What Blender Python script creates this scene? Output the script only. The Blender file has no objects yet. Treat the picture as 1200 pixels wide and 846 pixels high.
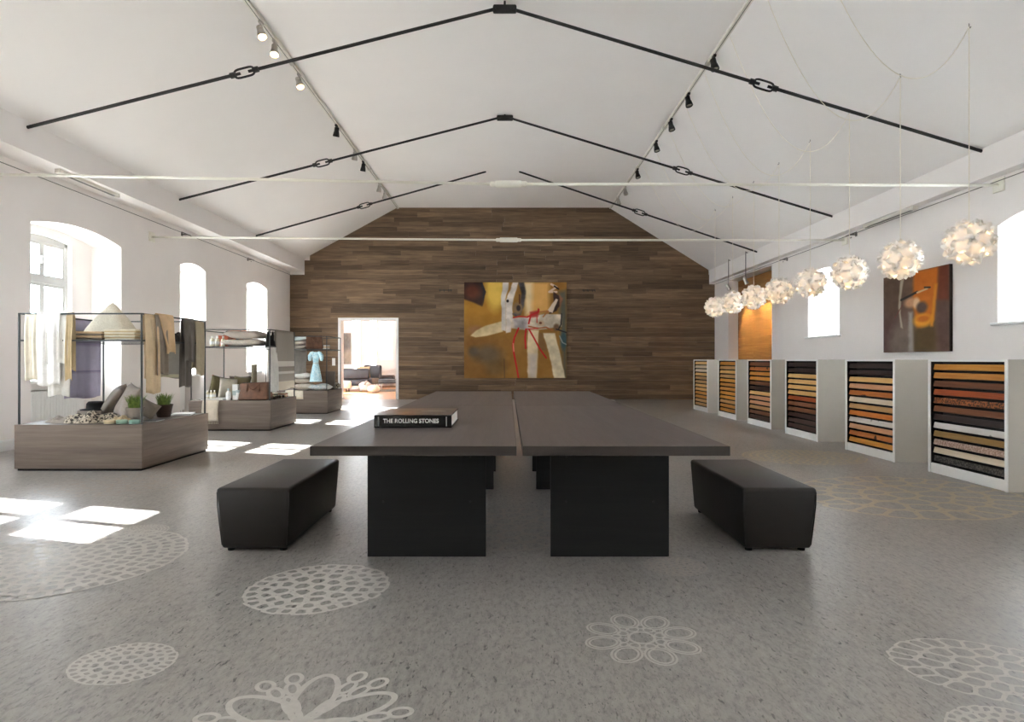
import bpy, bmesh, math, random
import numpy as np
from mathutils import Vector, Matrix, Euler

PI = math.pi
R = math.radians
random.seed(7)
SC = bpy.context.scene
COL = SC.collection

# ------------------------------------------------------------------ camera
cam_d = bpy.data.cameras.new('camera')
cam_d.sensor_fit = 'HORIZONTAL'
cam_d.sensor_width = 36.0
cam_d.lens = 21.0
cam_d.shift_x = 4.0 / 1200
cam_d.shift_y = -1.5 / 1200
cam_d.clip_end = 200
cam = bpy.data.objects.new('camera', cam_d)
cam.location = (0, 0, 1.22)
cam.rotation_euler = (PI / 2, 0, 0)
COL.objects.link(cam)
SC.camera = cam

# ------------------------------------------------------------------ world, sun, exposure
world = bpy.data.worlds.new('sky')
SC.world = world
world.use_nodes = True
bg = world.node_tree.nodes['Background']
bg.inputs[0].default_value = (0.90, 0.95, 1.0, 1)
bg.inputs[1].default_value = 6.0

sun_d = bpy.data.lights.new('sun', 'SUN')
sun_d.energy = 28.0
sun_d.angle = R(0.6)
sun_d.color = (1.0, 0.97, 0.93)
sun = bpy.data.objects.new('sun', sun_d)
el, az = R(32.4), R(-16)
travel = Vector((math.cos(el) * math.cos(az), math.cos(el) * math.sin(az), -math.sin(el)))
sun.rotation_euler = travel.to_track_quat('-Z', 'Y').to_euler()
sun.location = (-20, 15, 15)
COL.objects.link(sun)

SC.view_settings.view_transform = 'Standard'
SC.view_settings.look = 'None'
SC.view_settings.exposure = 2.42
SC.view_settings.gamma = 1.0
SC.view_settings.use_curve_mapping = False
SC.cycles.use_denoising = True
SC.cycles.max_bounces = 10
SC.cycles.diffuse_bounces = 7
SC.cycles.transparent_max_bounces = 12
SC.cycles.sample_clamp_indirect = 8.0
SC.cycles.caustics_reflective = False
SC.cycles.caustics_refractive = False

# ------------------------------------------------------------------ mesh helpers
class MB:
    """collects simple shapes, build() links them as one mesh object"""
    def __init__(s):
        s.v = []; s.f = []; s.mi = []; s.cur = 0
    def quad(s, a, b, c, d):
        n = len(s.v); s.v += [tuple(a), tuple(b), tuple(c), tuple(d)]
        s.f.append((n, n + 1, n + 2, n + 3)); s.mi.append(s.cur); return s
    def poly(s, pts):
        n = len(s.v); s.v += [tuple(p) for p in pts]
        s.f.append(tuple(range(n, n + len(pts)))); s.mi.append(s.cur); return s
    def box(s, x0, x1, y0, y1, z0, z1, m=None):
        n = len(s.v)
        P = [(x0,y0,z0),(x1,y0,z0),(x1,y1,z0),(x0,y1,z0),(x0,y0,z1),(x1,y0,z1),(x1,y1,z1),(x0,y1,z1)]
        if m is not None: P = [tuple(m @ Vector(p)) for p in P]
        s.v += P
        for q in ((0,3,2,1),(4,5,6,7),(0,1,5,4),(1,2,6,5),(2,3,7,6),(3,0,4,7)):
            s.f.append(tuple(n + i for i in q)); s.mi.append(s.cur)
        return s
    def rbox(s, x0, x1, y0, y1, z0, z1, b, seg=2, m=None, fn=None):
        bm = bmesh.new()
        bmesh.ops.create_cube(bm, size=1)
        for w in bm.verts:
            w.co = Vector(((x0+x1)/2 + w.co.x*(x1-x0), (y0+y1)/2 + w.co.y*(y1-y0), (z0+z1)/2 + w.co.z*(z1-z0)))
        bmesh.ops.bevel(bm, geom=list(bm.edges), offset=b, segments=seg, profile=0.5, affect='EDGES')
        n = len(s.v)
        bm.verts.index_update()
        for w in bm.verts:
            c = w.co.copy()
            if fn: c = Vector(fn(c))
            if m is not None: c = m @ c
            s.v.append(tuple(c))
        for f in bm.faces:
            s.f.append(tuple(n + w.index for w in f.verts)); s.mi.append(s.cur)
        bm.free(); return s
    def tube(s, pts, r, seg=6, closed=False, cap=True):
        pts = [Vector(p) for p in pts]
        N = len(pts); n0 = len(s.v)
        rr = r if isinstance(r, (list, tuple)) else [r] * N
        up = None
        for i, p in enumerate(pts):
            a = pts[(i - 1) % N] if (closed or i > 0) else p
            b = pts[(i + 1) % N] if (closed or i < N - 1) else p
            t = (b - a).normalized()
            if up is None:
                up = t.cross(Vector((0, 0, 1)))
                if up.length < 1e-3: up = t.cross(Vector((0, 1, 0)))
            up = (up - t * up.dot(t)).normalized()
            w = t.cross(up)
            for k in range(seg):
                th = 2 * PI * k / seg
                s.v.append(tuple(p + (up * math.cos(th) + w * math.sin(th)) * rr[i]))
        for i in range(N if closed else N - 1):
            j = (i + 1) % N
            for k in range(seg):
                l = (k + 1) % seg
                s.f.append((n0+i*seg+k, n0+i*seg+l, n0+j*seg+l, n0+j*seg+k)); s.mi.append(s.cur)
        if cap and not closed:
            s.f.append(tuple(n0 + k for k in range(seg))[::-1]); s.mi.append(s.cur)
            s.f.append(tuple(n0 + (N-1)*seg + k for k in range(seg))); s.mi.append(s.cur)
        return s
    def lathe(s, prof, c=(0, 0, 0), seg=20, m=None):
        n0 = len(s.v)
        for (r, z) in prof:
            for k in range(seg):
                th = 2 * PI * k / seg
                p = Vector((c[0] + r*math.cos(th), c[1] + r*math.sin(th), c[2] + z))
                if m is not None: p = m @ p
                s.v.append(tuple(p))
        for i in range(len(prof) - 1):
            for k in range(seg):
                l = (k + 1) % seg
                s.f.append((n0+i*seg+k, n0+i*seg+l, n0+(i+1)*seg+l, n0+(i+1)*seg+k)); s.mi.append(s.cur)
        s.f.append(tuple(n0 + k for k in range(seg))[::-1]); s.mi.append(s.cur)
        e = n0 + (len(prof)-1)*seg
        s.f.append(tuple(e + k for k in range(seg))); s.mi.append(s.cur)
        return s
    def grid(s, fn, nu, nv, close_u=False):
        n0 = len(s.v)
        for i in range(nu + (0 if close_u else 1)):
            for j in range(nv + 1):
                s.v.append(tuple(fn(i / nu, j / nv)))
        W = nv + 1
        for i in range(nu):
            i2 = (i + 1) % nu if close_u else i + 1
            for j in range(nv):
                s.f.append((n0+i*W+j, n0+i2*W+j, n0+i2*W+j+1, n0+i*W+j+1)); s.mi.append(s.cur)
        return s
    def mesh(s, name, mats, smooth=False, merge=0.0):
        me = bpy.data.meshes.new(name)
        me.from_pydata(s.v, [], s.f)
        mats = mats if isinstance(mats, (list, tuple)) else [mats]
        for m in mats: me.materials.append(m)
        if len(mats) > 1: me.polygons.foreach_set('material_index', s.mi)
        if merge or True:
            bm = bmesh.new(); bm.from_mesh(me)
            if merge: bmesh.ops.remove_doubles(bm, verts=bm.verts, dist=merge)
            bmesh.ops.recalc_face_normals(bm, faces=bm.faces)
            bm.to_mesh(me); bm.free()
        if smooth:
            me.polygons.foreach_set('use_smooth', [True] * len(me.polygons))
        me.update()
        return me
    def build(s, name, mats, parent=None, smooth=False, loc=None, rot=None, merge=0.0, solid=0.0, sub=0):
        o = bpy.data.objects.new(name, s.mesh(name, mats, smooth, merge))
        COL.objects.link(o)
        if parent: o.parent = parent
        if loc: o.location = loc
        if rot: o.rotation_euler = rot
        if solid:
            md = o.modifiers.new('solid', 'SOLIDIFY'); md.thickness = solid; md.offset = 0
        if sub:
            md = o.modifiers.new('sub', 'SUBSURF'); md.levels = sub; md.render_levels = sub
        return o

def auto_smooth(o, ang=35):
    me = o.data
    me.polygons.foreach_set('use_smooth', [True] * len(me.polygons))
    try: me.set_sharp_from_angle(angle=R(ang))
    except Exception: pass
    return o

def tag(o, label=None, cat=None, group=None, kind=None):
    if label: o['label'] = label
    if cat: o['category'] = cat
    if group: o['group'] = group
    if kind: o['kind'] = kind
    return o

def thing(name, label, cat, loc=(0, 0, 0), rotz=0.0, group=None, kind=None):
    o = bpy.data.objects.new(name, None)
    o.empty_display_size = 0.1
    COL.objects.link(o)
    o.location = loc; o.rotation_euler = (0, 0, rotz)
    return tag(o, label, cat, group, kind)

def inst(name, me, parent, loc=(0,0,0), rot=(0,0,0), mat=None):
    o = bpy.data.objects.new(name, me)
    COL.objects.link(o)
    o.parent = parent; o.location = loc; o.rotation_euler = rot
    if mat:
        o.material_slots[0].link = 'OBJECT'; o.material_slots[0].material = mat
    return o

# ------------------------------------------------------------------ materials
def lin(c):
    c = c / 255.0
    return c / 12.92 if c <= 0.04045 else ((c + 0.055) / 1.055) ** 2.4
def rgb(r, g, b): return (lin(r), lin(g), lin(b), 1)

class NT:
    def __init__(s, name):
        s.m = bpy.data.materials.new(name); s.m.use_nodes = True
        s.t = s.m.node_tree; s.n = s.t.nodes
        s.p = s.n['Principled BSDF']; s.out = s.n['Material Output']
    def node(s, typ, **kw):
        nd = s.n.new(typ)
        for k, v in kw.items():
            if hasattr(nd, k): setattr(nd, k, v)
            else: nd.inputs[k.replace('_', ' ')].default_value = v
        return nd
    def link(s, a, b): s.t.links.new(a, b)
    def coords(s, kind='Object', scale=(1, 1, 1), rot=(0, 0, 0), rnd=0.0):
        tc = s.node('ShaderNodeTexCoord'); mp = s.node('ShaderNodeMapping')
        mp.inputs['Scale'].default_value = scale; mp.inputs['Rotation'].default_value = rot
        s.link(tc.outputs[kind], mp.inputs['Vector'])
        if rnd:
            oi = s.node('ShaderNodeObjectInfo'); cx = s.node('ShaderNodeCombineXYZ')
            ml = s.node('ShaderNodeMath', operation='MULTIPLY'); ml.inputs[1].default_value = rnd
            s.link(oi.outputs['Random'], ml.inputs[0])
            for i in range(3): s.link(ml.outputs[0], cx.inputs[i])
            s.link(cx.outputs[0], mp.inputs['Location'])
        return mp.outputs[0]
    def noise(s, vec, scale=5, detail=4, rough=0.55, dist=0.0):
        nd = s.node('ShaderNodeTexNoise')
        nd.inputs['Scale'].default_value = scale; nd.inputs['Detail'].default_value = detail
        nd.inputs['Roughness'].default_value = rough; nd.inputs['Distortion'].default_value = dist
        s.link(vec, nd.inputs['Vector']); return nd.outputs[0]
    def ramp(s, fac, stops):
        nd = s.node('ShaderNodeValToRGB'); e = nd.color_ramp.elements
        while len(e) > 1: e.remove(e[-1])
        e[0].position = stops[0][0]; e[0].color = stops[0][1]
        for p, c in stops[1:]:
            q = e.new(p); q.color = c
        s.link(fac, nd.inputs[0]); return nd.outputs[0]
    def mix(s, fac, a, b, mode='MIX'):
        nd = s.node('ShaderNodeMix', data_type='RGBA', blend_type=mode)
        if hasattr(fac, 'default_value') and not isinstance(fac, (int, float)): s.link(fac, nd.inputs[0])
        else: nd.inputs[0].default_value = fac
        for v, i in ((a, 6), (b, 7)):
            if isinstance(v, tuple): nd.inputs[i].default_value = v
            else: s.link(v, nd.inputs[i])
        return nd.outputs[2]
    def bump(s, h, strength=0.2, dist=0.01):
        nd = s.node('ShaderNodeBump'); nd.inputs['Strength'].default_value = strength
        nd.inputs['Distance'].default_value = dist
        s.link(h, nd.inputs['Height']); s.link(nd.outputs[0], s.p.inputs['Normal'])
    def set(s, color=None, rough=0.6, metal=0.0, spec=None):
        if color is not None:
            if isinstance(color, tuple): s.p.inputs['Base Color'].default_value = color
            else: s.link(color, s.p.inputs['Base Color'])
        s.p.inputs['Roughness'].default_value = rough
        s.p.inputs['Metallic'].default_value = metal
        if spec is not None: s.p.inputs['Specular IOR Level'].default_value = spec
        return s.m

def m_plain(name, c, rough=0.6, metal=0.0, spec=None, var=0.06, scale=6, bump=0.0):
    t = NT(name); v = t.coords('Object')
    n = t.noise(v, scale, 4)
    dk = tuple(x * (1 - var * 2) for x in c[:3]) + (1,); lt = tuple(min(1, x * (1 + var)) for x in c[:3]) + (1,)
    col = t.ramp(n, [(0.3, dk), (0.7, lt)])
    if bump: t.bump(t.noise(v, scale * 20, 3), bump, 0.004)
    return t.set(col, rough, metal, spec)

def m_fabric(name, c, rough=0.95, weave=260, var=0.12, c2=None, cells=0):
    t = NT(name); v = t.coords('Object')
    n = t.noise(v, 9, 5, 0.65)
    dk = tuple(x * (1 - var) for x in c[:3]) + (1,); lt = tuple(min(1, x * (1 + var)) for x in c[:3]) + (1,)
    col = t.ramp(n, [(0.3, dk), (0.7, lt)])
    if c2:
        n2 = t.noise(v, cells or 30, 3, 0.6)
        col = t.mix(t.ramp(n2, [(0.48, (0,0,0,1)), (0.54, (1,1,1,1))]), col, c2)
    t.bump(t.noise(v, weave, 2), 0.35, 0.003)
    t.p.inputs['Sheen Weight'].default_value = 0.15
    return t.set(col, rough, 0, 0.2)

def m_stripe(name, c, c2, freq, lo, hi, axis='Z', rough=0.95):
    """fabric whose bands run across: c2 between lo..hi of every period"""
    t = NT(name); tc = t.node('ShaderNodeTexCoord'); sp = t.node('ShaderNodeSeparateXYZ')
    t.link(tc.outputs['Object'], sp.inputs[0])
    ml = t.node('ShaderNodeMath', operation='MULTIPLY'); ml.inputs[1].default_value = freq
    t.link(sp.outputs[axis], ml.inputs[0])
    fr = t.node('ShaderNodeMath', operation='FRACT'); t.link(ml.outputs[0], fr.inputs[0])
    z = (0,0,0,1); w = (1,1,1,1)
    f = t.ramp(fr.outputs[0], [(0.0, z), (max(lo-0.02,0.001), z), (lo, w), (hi, w), (min(hi+0.02,0.999), z)])
    n = t.noise(t.coords('Object'), 14, 4)
    base = t.mix(n, c, tuple(x*0.8 for x in c[:3])+(1,))
    return t.set(t.mix(f, base, c2), rough, 0, 0.2)

def m_wood(name, dark, mid, light, axis='X', scale=1.0, rough=0.5, rnd=40.0, knots=False, speck=None, bump=0.08, vary=0.0, spec=0.4, grain=14):
    """wood grain that runs along the given local axis"""
    t = NT(name)
    g = grain
    s = {'X': (0.7*scale, g*scale, g*scale), 'Y': (g*scale, 0.7*scale, g*scale), 'Z': (g*scale, g*scale, 0.7*scale)}[axis]
    v = t.coords('Object', s, rnd=rnd)
    n1 = t.noise(v, 1.0, 6, 0.62, 0.6)
    v2 = t.coords('Object', tuple(x*4 for x in s), rnd=rnd)
    n2 = t.noise(v2, 1.3, 4, 0.6)
    f = t.mix(0.4, n1, n2)
    col = t.ramp(f, [(0.28, dark), (0.5, mid), (0.72, light)])
    if knots:
        vo = t.node('ShaderNodeTexNoise'); vo.inputs['Scale'].default_value = 9; vo.inputs['Detail'].default_value = 1
        v3 = t.coords('Object', (1, 1.6, 1.6) if axis == 'X' else (1.6, 1, 1.6), rnd=rnd)
        t.link(v3, vo.inputs['Vector'])
        k = t.ramp(vo.outputs[0], [(0.66, (0,0,0,1)), (0.74, (1,1,1,1))])
        col = t.mix(k, col, tuple(x*0.25 for x in dark[:3])+(1,))
    if speck:
        k = t.ramp(t.noise(t.coords('Object', (1, 1, 1), rnd=rnd), 55, 3, 0.7), [(0.46, (0,0,0,1)), (0.56, (1,1,1,1))])
        col = t.mix(k, col, speck)
    if vary:
        oi = t.node('ShaderNodeObjectInfo')
        hs = t.node('ShaderNodeHueSaturation')
        mr = t.node('ShaderNodeMapRange'); mr.inputs[3].default_value = 1-vary; mr.inputs[4].default_value = 1+vary
        t.link(oi.outputs['Random'], mr.inputs[0]); t.link(mr.outputs[0], hs.inputs['Value'])
        t.link(col, hs.inputs['Color']); col = hs.outputs[0]
    t.bump(f, bump, 0.01)
    return t.set(col, rough, 0, spec)

def m_emit(name, c, strength):
    t = NT(name); t.p.inputs['Emission Color'].default_value = c
    t.p.inputs['Emission Strength'].default_value = strength
    return t.set(c, 0.5)

M = {}
M['wall'] = m_plain('white_plaster', rgb(238, 233, 229), 0.9, var=0.012, scale=1.5, spec=0.2)
M['ceil'] = m_plain('ceiling_plaster', rgb(239, 235, 231), 0.9, var=0.008, scale=1.2, spec=0.2)
M['white'] = m_plain('white_lacquer', rgb(238, 238, 235), 0.45, var=0.01)
M['frame_white'] = m_plain('window_paint', rgb(240, 240, 238), 0.4, var=0.01)
M['win'] = m_plain('window_frame_paint', rgb(196, 196, 193), 0.5, var=0.01)  # white frame paint darkened in colour to read as backlit against bright sky
M['cab_side'] = m_plain('cabinet_grey_lacquer', rgb(205, 200, 190), 0.6, var=0.01)
M['black'] = m_plain('matt_black', rgb(16, 16, 16), 0.7, var=0.05)
M['iron'] = m_plain('black_iron', rgb(26, 25, 24), 0.55, 0.0, var=0.15, scale=20, bump=0.1)
M['steel'] = m_plain('dark_steel', rgb(62, 66, 66), 0.4, 0.4, var=0.05)
M['chrome'] = m_plain('satin_nickel', rgb(190, 186, 178), 0.3, 0.9, var=0.03)
M['alu'] = m_plain('track_aluminium', rgb(222, 217, 206), 0.45, 0.1, var=0.03)
M['rodwhite'] = m_plain('cream_painted_steel', rgb(236, 233, 220), 0.45, var=0.02)
M['cable'] = m_plain('cream_cable', rgb(236, 228, 210), 0.6, var=0.02)
M['wire'] = m_plain('grey_wire', rgb(120, 116, 112), 0.5, 0.4, var=0.02)
M['leather'] = m_plain('black_leather', rgb(32, 28, 26), 0.42, spec=0.3, var=0.06, scale=9, bump=0.12)
M['leg'] = m_wood('black_stained_wood', rgb(19, 18, 18), rgb(25, 24, 24), rgb(32, 31, 30), 'X', 0.6, 0.6, 20, bump=0.03, spec=0.2)
M['table'] = m_wood('grey_brown_tabletop', rgb(76, 67, 64), rgb(90, 80, 76), rgb(103, 93, 89), 'Y', 0.7, 0.42, 30, bump=0.03)
M['plinth'] = m_wood('grey_oak', rgb(88, 76, 67), rgb(110, 97, 87), rgb(132, 118, 107), 'X', 0.55, 0.55, 30, bump=0.04)
M['plank'] = m_wood('smoked_oak_plank', rgb(62, 48, 37), rgb(112, 91, 70), rgb(150, 125, 97), 'X', 0.55, 0.65, 60, bump=0.12, vary=0.36, grain=11)
M['ochre_plank'] = m_wood('honey_oak_plank', rgb(112, 76, 38), rgb(148, 106, 58), rgb(176, 134, 82), 'Y', 0.5, 0.55, 60, bump=0.1, vary=0.12)
M['backfloor'] = m_wood('oak_parquet', rgb(150, 105, 65), rgb(178, 130, 84), rgb(200, 152, 105), 'X', 0.6, 0.4, 0, bump=0.02)

def m_glass():
    t = NT('window_glass')
    tr = t.node('ShaderNodeBsdfTransparent'); gl = t.node('ShaderNodeBsdfGlossy'); mx = t.node('ShaderNodeMixShader')
    tr.inputs[0].default_value = (0.95, 0.98, 1.0, 1); gl.inputs['Roughness'].default_value = 0.02
    mx.inputs[0].default_value = 0.05
    t.link(tr.outputs[0], mx.inputs[1]); t.link(gl.outputs[0], mx.inputs[2]); t.link(mx.outputs[0], t.out.inputs[0])
    return t.m
M['glass'] = m_glass()

def m_floor():
    t = NT('grey_stone_floor')
    rz = (0, 0, R(-14))
    n2 = t.noise(t.coords('Object', (0.8, 0.45, 1)), 1.0, 4, 0.55)
    n1 = t.noise(t.coords('Object', (9, 2.2, 1), rz), 1.0, 7, 0.7, 0.5)
    n3 = t.noise(t.coords('Object', (42, 18, 1), rz), 1.0, 5, 0.75, 0.3)
    n4 = t.noise(t.coords('Object', (60, 21, 1), (0, 0, R(-22))), 1.0, 3, 0.6, 0.8)
    n5 = t.noise(t.coords('Object', (24, 9, 1), (0, 0, R(-18))), 1.0, 4, 0.6, 1.0)
    base = t.ramp(t.mix(0.55, n1, n2), [(0.30, rgb(131, 127, 122)), (0.5, rgb(151, 146, 140)), (0.70, rgb(165, 159, 152))])
    base = t.mix(t.ramp(n3, [(0.30, (0.8,0.8,0.8,1)), (0.52, (0,0,0,1))]), base, rgb(104, 101, 97))
    base = t.mix(t.ramp(n3, [(0.56, (0,0,0,1)), (0.74, (0.6,0.6,0.6,1))]), base, rgb(176, 171, 164))
    pits = t.mix(t.ramp(n2, [(0.35, (1,1,1,1)), (0.65, (0.35,0.35,0.35,1))]), (0,0,0,1), t.ramp(n4, [(0.32, (1,1,1,1)), (0.385, (0,0,0,1))]))
    base = t.mix(pits, base, rgb(40, 39, 37))
    n6 = t.noise(t.coords('Object', (130, 48, 1), (0, 0, R(-16))), 1.0, 2, 0.5, 0.4)
    base = t.mix(t.ramp(n6, [(0.27, (0.85,0.85,0.85,1)), (0.34, (0,0,0,1))]), base, rgb(62, 60, 57))
    base = t.mix(t.ramp(n5, [(0.26, (1,1,1,1)), (0.30, (0,0,0,1))]), base, rgb(50, 49, 46))
    t.bump(n3, 0.08, 0.004)
    return t.set(base, 0.33, 0, 0.5)
M['floor'] = m_floor()
M['print'] = m_plain('pale_floor_print', rgb(192, 187, 180), 0.55, var=0.05, scale=30, spec=0.35)
M['print_beige'] = m_plain('beige_floor_print', rgb(192, 181, 158), 0.55, var=0.06, scale=30, spec=0.35)
M['print_faint'] = m_plain('faint_floor_print', rgb(172, 164, 156), 0.55, var=0.06, scale=30, spec=0.35)

# ------------------------------------------------------------------ room dimensions
XL, XR = -6.73, 6.345          # inner wall faces
YB, YF = 18.4, -7.0            # end wall behind the tables, wall behind the camera
ZC = 5.90                      # flat ceiling
XCL, XCR = -3.43, 3.09         # where slope meets flat
XBL, ZBLT, ZBLB = -6.28, 4.335, 3.93    # edge beam by the window wall
XBR, ZBRT, ZBRB = 6.174, 3.97, 3.585    # edge beam by the sample wall

# floor
b = MB(); b.box(-10.4, 8.2, YF - 0.4, YB + 0.02, -0.15, 0.0)
floor = tag(b.build('floor', M['floor']), 'grey veined stone-look floor with pale lace rosettes', 'floor', kind='structure')

# ceiling
prof = [(XL - 0.9, ZBLT - 0.3), (XL, ZBLT - 0.02), (XBL, ZBLT), (XCL, ZC), (XCR, ZC), (XBR, ZBRT), (XR, ZBRT - 0.02), (XR + 0.9, ZBRT - 0.3)]
b = MB()
for (xa, za), (xb_, zb) in zip(prof[:-1], prof[1:]):
    b.quad((xa, YF - 0.4, za), (xa, YB + 0.3, za), (xb_, YB + 0.3, zb), (xb_, YF - 0.4, zb))
    b.quad((xa, YF - 0.4, za + .25), (xb_, YF - 0.4, zb + .25), (xb_, YB + 0.3, zb + .25), (xa, YB + 0.3, za + .25))
ceiling = tag(b.build('ceiling', M['ceil'], merge=1e-4), 'white plastered ceiling with two slopes and a flat middle', 'ceiling', kind='structure')

# edge beams
b = MB(); b.box(XL - 0.02, XBL, YF, YB - 0.016, ZBLB, ZBLT + 0.012)
tag(b.build('trim_1', M['wall']), 'boxed white plaster edge beam above the window wall with display stands', 'beam', kind='structure')
b = MB(); b.box(XBR, XR + 0.02, YF, YB - 0.016, ZBRB, ZBRT + 0.012)
tag(b.build('trim_2', M['wall']), 'boxed white plaster edge beam above the sample cabinets', 'beam', kind='structure')

# ------------------------------------------------------------------ side walls with arched openings
def wall_layer(b, x0, x1, y0, y1, ztop, ops):
    """slab x0..x1 along y with arched holes (ya, yb, zsill, zspring, rise)"""
    ops = sorted(ops)
    NA = 12
    def rect(ya, yb, za, zb):
        if yb - ya < 1e-4 or zb - za < 1e-4: return
        b.quad((x0, ya, za), (x0, yb, za), (x0, yb, zb), (x0, ya, zb))
        b.quad((x1, ya, za), (x1, ya, zb), (x1, yb, zb), (x1, yb, za))
    cur = y0
    for (ya, yb, zs, zp, rise) in ops:
        rect(cur, ya, 0, ztop); rect(ya, yb, 0, zs)
        pts = []
        for i in range(NA + 1):
            t = i / NA
            pts.append((ya + (yb - ya) * t, zp + rise * (1 - (2 * t - 1) ** 2)))
        for (p, zp1), (q, zq1) in zip(pts[:-1], pts[1:]):
            for x in (x0, x1):
                b.quad((x, p, zp1), (x, q, zq1), (x, q, ztop), (x, p, ztop))
            b.quad((x0, p, zp1), (x1, p, zp1), (x1, q, zq1), (x0, q, zq1))
        for yy in (ya, yb):
            b.quad((x0, yy, zs), (x1, yy, zs), (x1, yy, zp), (x0, yy, zp))
        if zs > 0: b.quad((x0, ya, zs), (x1, ya, zs), (x1, yb, zs), (x0, yb, zs))
        cur = yb
    rect(cur, y1, 0, ztop)
    for yy in (y0, y1): b.quad((x0, yy, 0), (x1, yy, 0), (x1, yy, ztop), (x0, yy, ztop))

XN, XO = XL - 0.52, XL - 0.82       # niche back, outer face
ZT_L = 4.33
# niche y0,y1 / window y0,y1; first three unseen, added for more daylight
LW = [(-6.3, -4.4, -5.85, -4.85), (-3.2, -1.3, -2.75, -1.75), (0.95, 2.85, 1.4, 2.4), (4.75, 6.65, 5.18, 6.2), (8.41, 10.38, 8.87, 9.92),
      (12.24, 13.27, 12.28, 13.23), (15.35, 16.65, 15.42, 16.58)]
b = MB()
wall_layer(b, XN, XL, YF - 0.3, YB + 0.3, ZT_L, [(a, c, 0.0, 3.17, 0.06 + 0.035*(c-a)) for a, c, _, _ in LW])
wall_layer(b, XO, XN, YF - 0.3, YB + 0.3, ZT_L, [(a, c, 0.90, 3.12, 0.05) for _, _, a, c in LW])
wall_left = tag(b.build('wall_left', M['wall'], merge=1e-4), 'white plastered wall with deep arched window niches behind the display stands', 'wall', kind='structure')

XRN, XRO = XR + 0.58, XR + 0.85
RW = [(-6.0, -4.2), (-2.6, -0.8), (1.6, 2.8), (6.55, 7.75), (11.45, 12.65)]  # first three are unseen openings, added to let in more daylight
NICHE = (14.4, 17.25)
b = MB()
wall_layer(b, XR, XRN, YF - 0.3, YB + 0.3, 3.96, [(a, c, 1.70, 2.95, 0.12) for a, c in RW] + [(NICHE[0], NICHE[1], 0.0, 3.5, 0.0)])
wall_layer(b, XRN, XRO, YF - 0.3, YB + 0.3, 3.96, [(a + 0.04, c - 0.04, 1.74, 2.92, 0.10) for a, c in RW])
wall_right = tag(b.build('wall_right', M['wall'], merge=1e-4), 'white plastered wall with small deep windows behind the sample cabinets', 'wall', kind='structure')

# windows: frame, sashes, panes, sill
def window(idx, xg, ya, yb, zs, zp, rise, inward, label, cols=2, trans=None, sill=None, kind='structure'):
    """xg plane of the glass; inward = +1 when the room lies towards +x"""
    w = thing('window_%d' % idx, label, 'window', (xg, (ya + yb) / 2, zs), kind=kind)
    W = yb - ya; H = zp - zs; hw = W / 2
    fr = MB(); t = 0.05
    fr.box(-0.04, 0.04, -hw, -hw + t, 0, H); fr.box(-0.04, 0.04, hw - t, hw, 0, H)
    fr.box(-0.04, 0.04, -hw + t, hw - t, 0, t)
    N = 10
    for i in range(N):
        u0, u1 = i / N, (i + 1) / N
        z0 = H + rise * (1 - (2*u0-1)**2); z1 = H + rise * (1 - (2*u1-1)**2)
        y0, y1 = -hw + W*u0, -hw + W*u1
        fr.poly([(0.04,y0,H-t),(0.04,y1,H-t),(0.04,y1,z1),(0.04,y0,z0)]); fr.poly([(-0.04,y0,H-t),(-0.04,y1,H-t),(-0.04,y1,z1),(-0.04,y0,z0)])
    fr.quad((-0.04,-hw,H-t),(0.04,-hw,H-t),(0.04,hw,H-t),(-0.04,hw,H-t))
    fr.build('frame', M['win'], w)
    rows = [(t, H - t)] if trans is None else [(t, trans - zs - 0.045), (trans - zs + 0.045, H - t)]
    if trans is not None:
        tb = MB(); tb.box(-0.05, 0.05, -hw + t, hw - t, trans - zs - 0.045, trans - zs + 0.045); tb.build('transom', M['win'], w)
    for (za, zb) in rows:
        cw = (W - 2 * t) / cols
        for c in range(cols):
            y0 = -hw + t + c * cw; y1 = y0 + cw; st = 0.045
            s = MB()
            s.box(-0.03, 0.03, y0, y0 + st, za, zb); s.box(-0.03, 0.03, y1 - st, y1, za, zb)
            s.box(-0.03, 0.03, y0 + st, y1 - st, za, za + st); s.box(-0.03, 0.03, y0 + st, y1 - st, zb - st, zb)
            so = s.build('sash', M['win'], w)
            g = MB(); g.box(-0.004, 0.004, y0 + st, y1 - st, za + st, zb - st); g.build('pane', M['glass'], so)
            if c == 0:
                h = MB(); h.rbox(inward*0.03 - 0.008, inward*0.03 + 0.03*inward + 0.008, y1 - 0.035, y1 - 0.012, (za+zb)/2 - 0.06, (za+zb)/2 + 0.06, 0.006)
                h.build('handle', M['chrome'], so)
    if sill:
        s = MB(); d0, d1 = sill
        s.rbox(min(d0, d1) - xg, max(d0, d1) - xg, -hw - 0.05, hw + 0.05, -0.035, 0.008, 0.01)
        s.build('window_sill', M['frame_white'], w)
    return w

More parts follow.
